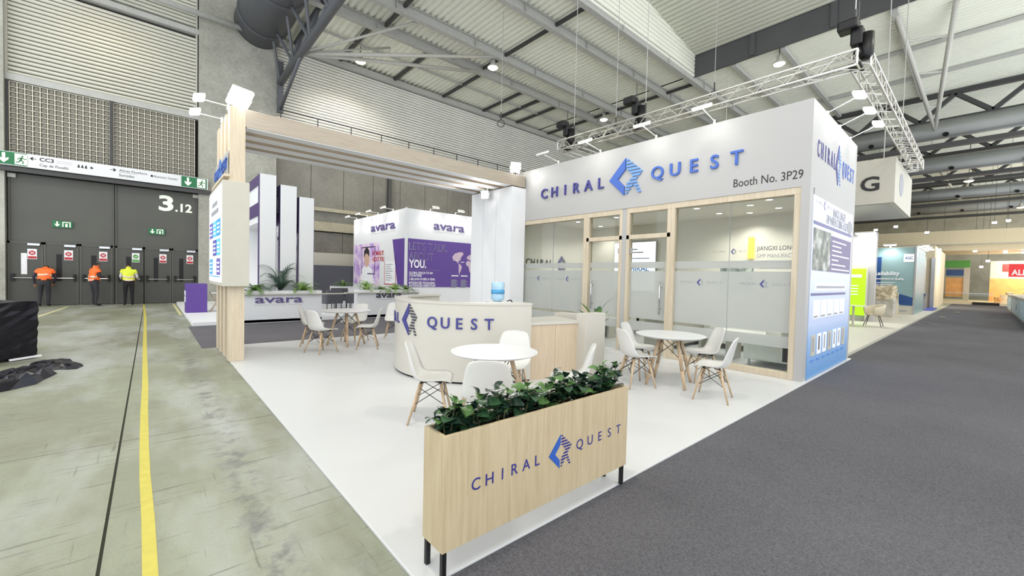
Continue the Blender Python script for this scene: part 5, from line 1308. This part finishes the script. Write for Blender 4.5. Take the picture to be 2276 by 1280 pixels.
# =================================================================== WRAPPED CRATE AND FILM ON THE LEFT
cr = thing('wrapped_crate', (-1.42, 10.42, 0), 'large crate wrapped in shiny black film at the left edge', 'crate')
def rough_box(x0, x1, y0, y1, z0, z1, n, amp, seed):
    r = random.Random(seed); vs = []; fs = []; idx = {}
    def V(i, j, k):
        key = (i, j, k)
        if key not in idx:
            idx[key] = len(vs)
            vs.append((x0+(x1-x0)*i/n + r.uniform(-amp, amp), y0+(y1-y0)*j/n + r.uniform(-amp, amp), z0+(z1-z0)*k/n + (r.uniform(-amp, amp) if k else 0)))
        return idx[key]
    for a in range(n):
        for b in range(n):
            fs += [(V(a,b,0),V(a,b+1,0),V(a+1,b+1,0),V(a+1,b,0)), (V(a,b,n),V(a+1,b,n),V(a+1,b+1,n),V(a,b+1,n)), (V(a,0,b),V(a+1,0,b),V(a+1,0,b+1),V(a,0,b+1)), (V(a,n,b),V(a,n,b+1),V(a+1,n,b+1),V(a+1,n,b)), (V(0,a,b),V(0,a,b+1),V(0,a+1,b+1),V(0,a+1,b)), (V(n,a,b),V(n,a+1,b),V(n,a+1,b+1),V(n,a,b+1))]
    return MB().add(vs, fs)
rough_box(-1.42-1.35, -1.42, 10.42, 11.5, 0.05, 0.95, 12, 0.012, 3).build('wrapped_body', 'film', cr)
B('pallet', 'black', cr, (-1.42-1.3, -1.45, 10.45, 11.45, 0.0, 0.05)); MB().bar((-1.80,10.39,0.03),(-1.40,10.39,0.035),0.03,0.03).build('white_batten', 'white_t', cr)
cr.rotation_euler.z = math.radians(42)
def sheet(name, pts, h, seed, lb, m='film'):
    r = random.Random(seed); n = len(pts); vs = []; fs = []
    c = Vector((sum(p[0] for p in pts)/n, sum(p[1] for p in pts)/n))
    rings = (1.0, 0.86, 0.66, 0.42, 0.2)
    for ri, k in enumerate(rings):
        for i in range(n*3):
            a = pts[i//3]; b = pts[(i//3+1) % n]; t = (i % 3)/3
            q = Vector((a[0]+(b[0]-a[0])*t, a[1]+(b[1]-a[1])*t)); q = c + (q-c)*k
            vs.append((q.x + r.uniform(-0.02, 0.02), q.y + r.uniform(-0.03, 0.03), 0.003 if ri == 0 else h*r.uniform(0.35, 1.0)))
    N_ = n*3
    for ri in range(len(rings)-1):
        for i in range(N_): fs.append((ri*N_+i, ri*N_+(i+1) % N_, (ri+1)*N_+(i+1) % N_, (ri+1)*N_+i))
    vs.append((c.x, c.y, h*0.7)); fs += [((len(rings)-1)*N_+i, (len(rings)-1)*N_+(i+1) % N_, len(vs)-1) for i in range(N_)]
    o = MB().add(vs, fs).build(name, m, None, smooth=False, loc=(c.x, c.y, 0)); tag(o, lb, 'plastic film', 'black film left on the floor')
sheet('plastic_film', [(-1.75,7.55),(-1.42,7.75),(-1.10,8.1),(-1.02,8.75),(-1.2,8.95),(-1.5,8.6),(-1.85,8.2)], 0.17, 4, 'crumpled heap of shiny black film nearest the viewer at the left edge')
sheet('plastic_film', [(-1.36,9.25),(-1.1,9.05),(-0.85,8.95),(-0.78,9.15),(-0.95,9.6),(-1.25,9.95),(-1.42,9.7)], 0.08, 9, 'flat wisp of black film on the floor beside the wrapped crate')
sheet('plastic_film', [(-1.95,8.7),(-1.7,8.75),(-1.6,9.0),(-1.8,9.15),(-2.0,9.0)], 0.04, 12, 'small scrap of black film at the left edge of the picture')
# =================================================================== STANDS ALONG THE AISLE
t = MB().box(10.97, 36.0, 1.88, 9.0, 0.0, 0.06).build('floor_far_stand', 'offwhite'); tag(t, kind='structure')
hs = thing('hanging_sign', (21, 4.5, 4.34), 'large off-white box sign hanging over the aisle with black letters', 'sign')
B('sign_box', 'offwhite', hs, (18.65, 23.3, 2.06, 8.0, 4.34, 5.86)); B('sign_soffit', 'white', hs, (18.75, 23.2, 2.16, 7.9, 4.32, 4.34))
for i, ch in enumerate('AG'): put_text('letter', ch, 0.46, (18.65, 3.32-0.62*i, 4.80), mY, 'black_t', hs, 0.02, 'C', bold=0.02, width=0.5)
for (x, y) in ((18.9, 2.4), (23.0, 2.4)): MB().tube((x, y, 5.86), (x, y, 13.3), 0.015, n=6).build('suspension_wire', 'steel', hs)
MB().prism([(0.5*math.cos(2*PI*q/24), 0.4*math.sin(2*PI*q/24)) for q in range(24)], (20.2, 2.06, 5.15), X, Z, 0.01).build('round_emblem', 'grey_t', hs)
gp = thing('lime_lightbox', (22.0, 3.5, 0.06), 'glowing lime green panel with white text behind the round table', 'lightbox')
B('panel_face', 'lime', gp, (21.98, 22.05, 3.16, 4.4, 0.3, 2.22)); B('panel_edge', 'white_b', gp, (21.97, 22.06, 3.10, 3.16, 0.06, 2.28))
B('text_band', 'white_t', gp, (21.97, 21.98, 3.3, 4.2, 1.86, 1.98)); 
for k in range(4): B('text_line', 'white_t', gp, (21.97, 21.98, 3.4, 4.2, 1.5-0.12*k, 1.54-0.12*k))
t = MB().box(22.1, 22.4, 2.9, 8.5, 0.06, 3.7).build('wall_lime_stand', 'white'); tag(t, kind='structure')
for k, (y, lb) in enumerate(((3.2, 'nearer'), (4.2, 'farther'))):
    f = thing('strip_lamp', (21.7, y, 3.6), 'white lamp bar over the lime green panel, the %s one from the aisle' % lb, 'lamp'); B('housing', 'plastic_w', f, (21.4, 22.0, y-0.3, y+0.3, 3.62, 3.68)); B('lamp_face', 'lamp_s', f, (21.42, 21.98, y-0.28, y+0.28, 3.60, 3.62)); B('arm', 'plastic_w', f, (21.98, 22.2, y-0.02, y+0.02, 3.64, 3.72))
    light('strip_light', 'AREA', (21.6, y, 3.55), 45, f, (21.3, y, 0), 0.5)
rt = thing('bistro_table', (19.7, 3.15, 0.06), 'white round table beside the tan chair on the far stand', 'table'); MB().lathe([(0,0.70),(0.4,0.70),(0.4,0.73),(0,0.73)], (19.7,3.15,0.06), 28).build('tabletop', 'white_b', rt); MB().tube((19.7,3.15,0.06),(19.7,3.15,0.77),0.035,n=10).build('column', 'white_b', rt); MB().lathe([(0,0),(0.24,0),(0.24,0.02),(0,0.02)], (19.7,3.15,0.06), 24).build('foot', 'white_b', rt)
bc = thing('bucket_chair', (19.9, 2.6, 0.06), 'tan bucket chair with slim dark legs on the far stand', 'chair')
M['tan'] = mat('tan_chair_shell', (206, 196, 172), 0.6)
def bucket(cx, cy, rz, par):
    vs = []; fs = []; n = 20; prof = ((0.10,0.40),(0.22,0.40),(0.29,0.46),(0.32,0.58),(0.325,0.66))
    for i in range(n+1):
        a = -2.2 + 4.4*i/n
        for k, (r, z) in enumerate(prof):
            zz = z + (0.14*max(0, math.cos(a*0.7)) if k >= 3 else 0)
            vs.append((cx + r*math.cos(a+rz), cy + r*math.sin(a+rz), 0.06+zz))
    m = len(prof)
    for i in range(n):
        for k in range(m-1): fs.append((i*m+k, (i+1)*m+k, (i+1)*m+k+1, i*m+k+1))
    b = MB().add(vs, fs).build('shell', 'tan', par, smooth=True); so = b.modifiers.new('thickness', 'SOLIDIFY'); so.thickness = 0.02
    MB().lathe([(0,0.39),(0.24,0.40),(0.24,0.44),(0,0.45)], (cx,cy,0.06), 24).build('seat', 'tan', par, smooth=True)
    for sx in (-1,1):
        for sy in (-1,1): MB().tube((cx+sx*0.25, cy+sy*0.25, 0.06), (cx+sx*0.14, cy+sy*0.14, 0.46), 0.012, n=6).build('leg', 'wire', par)
bucket(19.9, 2.6, -0.9, bc)
bc2 = thing('bucket_chair', (19.2, 3.6, 0.06), 'tan bucket chair partly hidden by the blue printed side wall', 'chair'); bucket(19.2, 3.6, 2.4, bc2)
# draped exhibit
dr = thing('draped_exhibit', (26.9, 3.1, 0.06), 'exhibit covered by a tan dust sheet in front of the teal wall', 'exhibit')
rough_box(26.2, 27.8, 2.75, 3.75, 0.06, 0.95, 6, 0.02, 21).build('plinth', 'offwhite', dr); rough_box(26.15, 27.6, 2.8, 3.8, 0.9, 1.52, 7, 0.06, 22).build('dust_sheet', 'tan_cloth', dr)
rough_box(27.4, 27.75, 2.72, 3.0, 0.06, 1.2, 5, 0.03, 23).build('sheet_fold', 'tan_cloth', dr)
# teal wall
tw = thing('teal_wall', (30, 3.2, 0.06), 'teal exhibition wall reading Reliability beside the aisle', 'booth wall')
B('wall_body', 'teal', tw, (30.0, 35.3, 2.36, 4.30, 0.06, 3.6)); B('edge_post', 'chrome', tw, (29.97, 30.05, 2.33, 2.40, 0.06, 3.62))
B('blue_field', 'steelblue', tw, (29.985, 30.0, 3.70, 4.25, 1.3, 3.1)); put_text('headline', 'Reliability', 0.20, (29.98, 3.98, 2.12), mY, 'white_t', tw, 0.006, width=1.02, bold=0.02)
put_text('subline', 'Commitment to Quality', 0.10, (29.98, 3.98, 1.88), mY, 'white_t', tw, 0.005, width=1.2, bold=0.02)
for k in range(4): B('text_line', 'white_t', tw, (29.98, 29.99, 3.1+0.1*(k % 2), 3.98, 1.70-k*0.1, 1.73-k*0.1))
B('logo_plate', 'white_t', tw, (29.985, 30.0, 2.42, 2.82, 2.82, 3.24)); put_text('logo_letters', 'AGC', 0.14, (29.984, 2.62, 2.96), mY, 'steelblue', tw, 0.004, 'C', width=0.3, bold=0.02)
MB().prism([(0,0.62),(1.2,0.2),(1.2,-0.22),(0.75,-0.2),(0.2,0.1)], (29.995, 3.60, 0.75), mY, Z, 0.006).build('dark_wedge', 'steelblue', tw)
B('base_band', 'offwhite', tw, (29.985, 30.0, 2.40, 4.28, 0.06, 0.5)); B('base_text', 'grey_t', tw, (29.98, 29.985, 2.6, 3.4, 0.2, 0.26))
f = thing('strip_lamp', (29.6, 3.4, 3.7), 'bright lamp bar over the teal wall', 'lamp'); B('housing', 'plastic_w', f, (29.4, 29.8, 3.1, 3.6, 3.70, 3.76)); B('lamp_face', 'lamp_s', f, (29.42, 29.78, 3.12, 3.58, 3.68, 3.70)); B('arm', 'plastic_w', f, (29.78, 30.1, 3.33, 3.37, 3.58, 3.72)); light('strip_light', 'SPOT', (29.5, 3.35, 3.62), 60, f, (30.0, 3.35, 1.6), 0.1, (1,1,1), 140, 0.6)
for k, x in enumerate((31.0, 32.6, 34.2)):
    f = thing('strip_lamp', (x, 2.1, 3.7), 'lamp bar on the aisle side of the teal wall, %s from the corner' % ('first', 'second', 'third')[k], 'lamp'); B('housing', 'plastic_w', f, (x-0.25, x+0.25, 1.95, 2.2, 3.70, 3.75)); B('lamp_face', 'lamp_s', f, (x-0.22, x+0.22, 1.97, 2.18, 3.68, 3.70)); B('arm', 'plastic_w', f, (x-0.02, x+0.02, 2.18, 2.4, 3.6, 3.74))
    light('strip_light', 'SPOT', (x, 2.05, 3.66), 25, f, (x, 2.4, 1.5), 0.1, (1,1,1), 120, 0.6)
# blue stand
t = MB().box(36.0, 42.0, 2.1, 9.0, 0.0, 0.06).build('floor_blue_stand', mat('blue_stand_carpet', (70, 84, 176), 0.9)); tag(t, kind='structure')
bw = thing('photo_wall', (38.5, 3, 0.06), 'grey and blue photo wall behind a small white counter along the aisle', 'booth wall')
B('wall_body', 'offwhite', bw, (38.6, 38.9, 2.55, 6.0, 0.06, 3.5)); B('photo_print', blotch_mat('sea_print', ((58,84,120),(110,140,168),(190,206,218)), 1.6, seed=8), bw, (38.58, 38.6, 2.6, 3.6, 0.9, 3.1)); B('logo_plate', 'white_t', bw, (38.56, 38.58, 2.6, 2.9, 2.6, 3.0))
for k, ch in enumerate('DOPI'): put_text('letter', ch, 0.3, (38.57, 3.35, 2.7-0.45*k), mY, 'white_t', bw, 0.006, 'C', bold=0.02)
wc = thing('display_counter', (37.3, 2.9, 0.06), 'small white counter on the blue floor of the next stand', 'counter'); B('counter_body', 'white_b', wc, (37.0, 37.6, 2.6, 3.3, 0.06, 1.0)); B('counter_top', 'steelblue', wc, (36.95, 38.2, 2.4, 3.35, 1.0, 1.08)); B('counter_leg', 'white_b', wc, (38.0, 38.2, 2.42, 2.6, 0.06, 1.0))
f = thing('strip_lamp', (38.2, 3.0, 3.5), 'lamp bar over the grey photo wall', 'lamp'); B('housing', 'plastic_w', f, (38.0, 38.5, 2.7, 3.3, 3.5, 3.56)); B('lamp_face', 'lamp_s', f, (38.02, 38.48, 2.72, 3.28, 3.48, 3.5)); B('arm', 'plastic_w', f, (38.4, 38.7, 2.98, 3.02, 3.45, 3.52)); light('strip_light', 'SPOT', (38.1, 3.0, 3.42), 60, f, (38.6, 3.0, 1.2), 0.1, (1,1,1), 140, 0.6)
# beige stand
bs = thing('beige_stand', (46, 3, 0), 'tall beige exhibition wall near the end of the aisle', 'booth wall')
B('front_wall', 'beige', bs, (42.2, 54.0, 2.35, 2.6, 0.0, 4.5)); B('end_wall', 'beige', bs, (42.2, 42.5, 2.6, 8.0, 0.0, 4.5)); B('top_lamp', 'lamp_s', bs, (44.0, 44.4, 2.15, 2.33, 4.3, 4.36)); B('glass_edge', 'chrome', bs, (42.0, 42.2, 2.3, 2.5, 0.0, 3.6))
light('stand_glow', 'AREA', (46.0, 1.6, 4.2), 160, bs, (47, 2.2, 0.5), 1.0, (1, 0.9, 0.75))
# big portal over the end of the aisle
bp_ = thing('overhead_beam', (56, 0, 4.7), 'wide beige overhead beam spanning the end of the aisle', 'beam')
B('beam_upper', 'beige', bp_, (55.0, 56.5, -6, 16, 5.5, 6.7)); B('beam_lower', 'beige', bp_, (55.3, 62.5, -6, 16, 4.9, 5.5)); B('beam_rib', 'offwhite', bp_, (54.98, 55.3, -6, 16, 5.42, 5.5))
# end of the aisle
def stand_block(name, x0, x1, y0, y1, z1, m, lb, cat='booth wall'):
    o = MB().box(x0, x1, y0, y1, 0, z1).build(name, m, None, loc=(0.5*(x0+x1), 0.5*(y0+y1), 0)); tag(o, lb, cat); return o
t = MB().box(56, 68, -3.4, 4, 0.0, 0.25).build('floor_end_stand', 'beige'); tag(t, kind='structure')
es = thing('end_stand', (60, 0, 0), 'warm lit stand with orange panels and red sign at the end of the aisle', 'booth wall')
B('warm_panel', 'warm', es, (62, 62.2, -6.0, -0.4, 0.25, 2.5)); B('upper_panel', 'offwhite', es, (62, 62.2, -6.0, -0.4, 2.5, 4.2)); B('red_panel', 'redsign', es, (61.9, 62.0, -1.7, -1.2, 3.2, 3.9))
B('sign_panel', 'redsign', es, (57.6, 57.8, -4.6, -1.45, 2.6, 3.75)); put_text('sign_letters', 'ALMAC', 0.46, (57.59, -1.6, 2.76), mY, 'white_t', es, 0.03, bold=0.03, width=1.75)
B('dark_gap', 'black', es, (55.9, 56.0, -1.0, 0.6, 0.03, 0.25)); light('stand_glow', 'AREA', (59.5, -2.5, 4.6), 500, es, (62, -2.5, 1.2), 1.5, (1, 0.86, 0.66))
g2 = thing('green_stand', (60, 1.7, 0), 'pale stand with green header left at the end of the aisle', 'booth wall')
B('header', 'green_p', g2, (60, 60.3, 0.9, 2.6, 3.5, 4.2)); B('dark_screen', 'steelblue', g2, (60.0, 60.2, 1.3, 2.5, 2.7, 3.3)); B('orange_panel', 'warm', g2, (60.05, 60.2, 1.3, 2.5, 0.6, 2.5)); B('side_wall', 'offwhite', g2, (60.0, 60.4, 0.9, 1.3, 0.0, 3.5)); B('low_glass', 'glass', g2, (57.0, 57.05, -0.6, 2.5, 0.25, 1.0)); B('low_rail', 'chrome', g2, (56.98, 57.07, -0.6, 2.5, 1.0, 1.05))
for k in range(6):
    o = rough_box(57.4+0.5*k, 58.2+0.5*k, -1.1-0.35*k, -0.7-0.35*k, 0.25, 0.75+0.22*(k % 3), 3, 0.03, 40+k).build('packing_box', ['warm','beige','tan_cloth'][k % 3], None, loc=(57.8+0.5*k, -0.9-0.35*k, 0.25)); tag(o, 'packing box heaped at the end of the aisle, %s from the left' % ('first', 'second', 'third', 'fourth', 'fifth', 'sixth')[k], 'box', 'packing boxes at the end of the aisle')
# white counters on the right of the aisle
for k, (x0, x1, lb) in enumerate(((24.0, 33.5, 'white counter block at the right edge, nearest the viewer'), (34.2, 42.0, 'white counter block on the right of the aisle, second'), (43.0, 50.0, 'white counter block on the right of the aisle, farthest'))):
    c = thing('aisle_counter', (0.5*(x0+x1), -1.8, 0), lb, 'counter', 'white counters right of the aisle'); B('counter_body', 'white', c, (x0, x1, -2.6, -1.28, 0.0, 1.04)); B('counter_top', 'offwhite', c, (x0-0.05, x1+0.05, -2.65, -1.22, 1.04, 1.12)); B('counter_print', mat('pale_blue_print', (178, 204, 220), 0.5), c, (x0+0.2, x1-0.2, -1.28, -1.27, 0.1, 0.95))
    MB().prism([(0,0),(0.5,0.35),(0.2,0.35)], (x0+2.6, -1.27, 0.3), mX, Z, 0.01).build('print_mark', 'steelblue', c)
# small hanging lamps far away
ORD = ('first', 'second', 'third', 'fourth', 'fifth', 'sixth', 'seventh', 'eighth', 'ninth', 'tenth', 'eleventh', 'twelfth')
for k, (x, y, z) in enumerate(sorted(((45,3.0,5.6),(47,5.0,6.4),(48,6.4,6.3),(50,-0.4,6.6),(50,-1.1,6.7),(56,2.6,3.6),(57,-0.2,3.9),(57,-2.2,4.6),(56,0.6,4.75),(58,-1.2,4.7),(58,-3.0,4.7),(64,0.2,3.6)), key=lambda q: -q[1]/q[0])):
    f = thing('distant_spotlight', (x, y, z), 'tiny bright lamp far down the hall, %s from the left' % ORD[k], 'lamp', 'tiny distant lamps'); B('housing', 'steel_d', f, (x-0.05, x+0.3, y-0.14, y+0.14, z, z+0.2)); B('lamp_face', 'lamp', f, (x-0.07, x-0.05, y-0.12, y+0.12, z+0.02, z+0.18)); MB().tube((x+0.1,y,z+0.2),(x+0.1,y,13.5),0.012,n=5).build('rod', 'steel_d', f)
# dark scraps on the carpet
for k, (x, y, l) in enumerate(((24.5, 1.55, 0.9), (29.5, 1.3, 1.6), (36.5, 1.0, 1.6))):
    o = MB().box(x, x+l, y-0.12, y+0.12, 0.006, 0.02).build('carpet_patch', 'black', None, loc=(x, y, 0.006)); tag(o, 'dark scrap lying on the aisle carpet, %s from the viewer' % ('first', 'second', 'third')[k], 'scrap')

# =================================================================== PEOPLE BY THE GATE
def person(name_label, loc, rz, joints, edges, mats, vest_m, stripe, hair_m, cap=False, scale=1.0):
    names = list(joints); idx = {n: i for i, n in enumerate(names)}
    me = bpy.data.meshes.new('body'); me.from_pydata([joints[n][0] for n in names], [(idx[a], idx[b]) for a, b in edges], [])
    ob = bpy.data.objects.new('body', me); COL.objects.link(ob)
    md = ob.modifiers.new('skin', 'SKIN'); sk = me.skin_vertices[0].data
    for n in names:
        r = joints[n][1]; sk[idx[n]].radius = (r[0], r[1]) if isinstance(r, tuple) else (r, r); sk[idx[n]].use_root = (n == 'pelvis')
    sb = ob.modifiers.new('smooth', 'SUBSURF'); sb.levels = 2; sb.render_levels = 2
    bpy.context.view_layer.update(); dg = bpy.context.evaluated_depsgraph_get()
    bm_ = bpy.data.meshes.new_from_object(ob.evaluated_get(dg)); bpy.data.objects.remove(ob)
    root = thing('person', loc, name_label, 'person')
    root.rotation_euler.z = rz; root.scale = (scale,)*3
    body = bpy.data.objects.new('body', bm_); COL.objects.link(body); body.parent = root
    bm_.materials.clear(); order = ['skin', 'shirt', 'trouser', 'shoe']
    for k in order: bm_.materials.append(M[mats[k]])
    segs = [(Vector(joints[a][0]), Vector(joints[b][0]), a, b) for a, b in edges]
    def region(a, b):
        s = a + ' ' + b
        if 'toe' in s: return 3
        if 'knee' in s or 'hip' in s: return 2
        if 'finger' in s or 'palm' in s or 'head' in s or 'nose' in s or ('neck' in s and 'neckbase' not in s): return 0
        if 'wrist' in s: return 1 if mats.get('long', True) else 0
        return 1
    torso_faces = []; head_faces = []
    for p in bm_.polygons:
        p.use_smooth = True; c = p.center; best = 9; bs_ = None
        for (A, B_, a, b) in segs:
            d = B_ - A; t = max(0, min(1, (c - A).dot(d)/max(1e-9, d.length_squared))); q = (c - (A + d*t)).length - 0.6*(max(joints[a][1]) if isinstance(joints[a][1], tuple) else joints[a][1])
            if q < best: best = q; bs_ = (a, b)
        r = region(*bs_); p.material_index = r
        s = bs_[0] + ' ' + bs_[1]
        if ('spine' in s or 'chest' in s or ('shoulder' in s and 'elbow' not in s)) : torso_faces.append(p.index)
        if 'head' in s: head_faces.append(p.index)
    def sub(faces, off, nm, m, cond=None, par=None):
        used = {}; vs = []; fs = []
        for fi in faces:
            p = bm_.polygons[fi]
            if cond and not cond(p.center): continue
            f = []
            for vi in p.vertices:
                if vi not in used:
                    v = bm_.vertices[vi]; used[vi] = len(vs); vs.append(tuple(v.co + v.normal*off))
                f.append(used[vi])
            fs.append(tuple(f))
        if not fs: return
        mm = bpy.data.meshes.new(nm); mm.from_pydata(vs, [], fs); mm.materials.append(M[m])
        for p in mm.polygons: p.use_smooth = True
        o = bpy.data.objects.new(nm, mm); COL.objects.link(o); o.parent = par or root
        so = o.modifiers.new('thickness', 'SOLIDIFY'); so.thickness = 0.008; so.offset = 1
        return o
    vest = sub(torso_faces, 0.02, 'safety_vest', vest_m)
    S0 = Vector(joints['spine'][0]); ax = (Vector(joints['chest'][0]) - S0).normalized()
    for k, h in enumerate(stripe): sub(torso_faces, 0.032, 'reflective_band', 'reflect', lambda c, h=h: abs((c - S0).dot(ax) - h) < 0.03, vest)
    H0 = Vector(joints['head1'][0]); hd = (Vector(joints['head2'][0]) - H0).normalized(); nv = (Vector(joints['nose'][0]) - H0).normalized()
    sub(head_faces, 0.012, 'cap' if cap else 'hair', hair_m, lambda c: (c - H0).dot(hd) - 0.75*(c - H0).dot(nv) > 0.015)
    ex = hd.cross(nv).normalized()
    for k in (-1, 1):
        e = H0 + hd*0.045 + nv*0.082 + ex*(0.032*k); MB().lathe([(0.0,-0.008),(0.009,0.0),(0.0,0.008)], e, 8).build('eye', 'black', None).parent = root
        e2 = H0 + hd*0.02 + ex*(0.088*k); mb = MB().tube(e2 - hd*0.03, e2 + hd*0.03, 0.014, n=6); mb.build('ear', 'skin', None).parent = root
    mt = H0 - hd*0.035 + nv*0.086; MB().bar(mt - ex*0.022, mt + ex*0.022, 0.01, 0.008).build('mouth', 'red', None).parent = root
    return root
def stand_pose(bend=0.0, arms=None, feet=None, headbow=0.3, turn=0.0):
    """local frame: facing +Y, x to the right"""
    J = {}
    def R(p, piv=(0, 0, 0.98)):
        q = Vector(p) - Vector(piv); c, s = math.cos(bend), math.sin(bend)
        return (q.x + piv[0], q.y*c + q.z*s + piv[1], -q.y*s + q.z*c + piv[2])
    J['pelvis'] = ((0,0,0.96), (0.15,0.115)); J['spine'] = (R((0,0,1.14)), (0.145,0.105)); J['chest'] = (R((0,0,1.33)), (0.165,0.115))
    J['neckbase'] = (R((0,0.0,1.46)), 0.07); J['neck'] = (R((0,0.015,1.52)), 0.055)
    hb = headbow
    J['head1'] = (R((0,0.03+0.03*hb,1.60)), (0.082,0.095)); J['head2'] = (R((0,0.03+0.12*hb,1.70-0.02*hb)), (0.078,0.09)); J['nose'] = (R((0,0.145+0.03*hb,1.60-0.06*hb)), 0.014)
    E = [('pelvis','spine'),('spine','chest'),('chest','neckbase'),('neckbase','neck'),('neck','head1'),('head1','head2'),('head1','nose')]
    for s, sd in ((-1,'l'),(1,'r')):
        J['shoulder_'+sd] = (R((0.175*s,0,1.41)), 0.062)
        el, wr = arms[sd] if arms else ((0.24*s,0.02,1.15),(0.22*s,0.16,0.98))
        J['elbow_'+sd] = (R(el), 0.046); J['wrist_'+sd] = (R(wr), 0.032)
        d = (Vector(R(wr)) - Vector(R(el))).normalized(); pm_ = Vector(R(wr)) + d*0.06
        J['palm_'+sd] = (tuple(pm_), (0.034,0.022))
        E += [('chest','shoulder_'+sd),('shoulder_'+sd,'elbow_'+sd),('elbow_'+sd,'wrist_'+sd),('wrist_'+sd,'palm_'+sd)]
        sx = d.cross(Z); sx = sx.normalized() if sx.length > 0.1 else Vector((1,0,0))
        for k, (o_, l_) in enumerate(((-0.028,0.065),(-0.010,0.078),(0.010,0.074),(0.028,0.058))):
            J['finger%d_%s' % (k, sd)] = (tuple(pm_ + sx*o_*1.2 + d*(0.02+l_)), 0.009); E.append(('palm_'+sd, 'finger%d_%s' % (k, sd)))
        J['finger4_'+sd] = (tuple(pm_ - sx*0.055*s + d*0.015), 0.010); E.append(('wrist_'+sd, 'finger4_'+sd))
        fx, fy = feet[sd] if feet else (0.11*s, 0.0)
        J['hip_'+sd] = ((0.092*s, 0.0, 0.88), 0.098); J['knee_'+sd] = ((0.5*(fx+0.095*s), 0.5*fy+0.03, 0.50), 0.064); J['ankle_'+sd] = ((fx, fy-0.02, 0.09), 0.044); J['toe_'+sd] = ((fx*1.12, fy+0.15, 0.045), (0.042,0.036))
        E += [('pelvis','hip_'+sd),('hip_'+sd,'knee_'+sd),('knee_'+sd,'ankle_'+sd),('ankle_'+sd,'toe_'+sd)]
    return J, E
J, E = stand_pose(bend=0.55, headbow=1.0, arms={'l': ((-0.30,0.12,1.22),(-0.28,0.34,1.05)), 'r': ((0.27,0.14,1.2),(0.2,0.36,1.08))})
person('person in an orange vest and dark trousers bending towards the left gate doors', (-3.0, 23.25, 0), 0.0, J, E, {'skin':'skin','shirt':'shirt_d','trouser':'trouser','shoe':'shoe'}, 'hiviz_o', (0.02,), 'hair')
J, E = stand_pose(bend=0.06, headbow=0.4, arms={'l': ((-0.25,0.06,1.16),(-0.12,0.26,1.14)), 'r': ((0.24,0.05,1.16),(0.08,0.28,1.17))}, feet={'l': (-0.12, 0.06), 'r': (0.2, -0.05)})
person('person in an orange reflective vest and dark cap standing with hands raised', (-1.66, 23.0, 0), -1.0, J, E, {'skin':'skin','shirt':'shirt_d','trouser':'trouser','shoe':'shoe'}, 'hiviz_o', (0.02, -0.12), 'hair', cap=True)
J, E = stand_pose(bend=0.12, headbow=1.4, arms={'l': ((-0.25,0.03,1.16),(-0.1,0.24,1.08)), 'r': ((0.26,0.0,1.16),(0.2,0.2,1.04))})
person('person in a yellow vest and black trousers seen from behind at the gate', (-0.66, 22.9, 0), 0.1, J, E, {'skin':'skin','shirt':'shirt_w','trouser':'trouser_b','shoe':'shoe','long':False}, 'hiviz_y', (0.02, -0.12), 'hair')
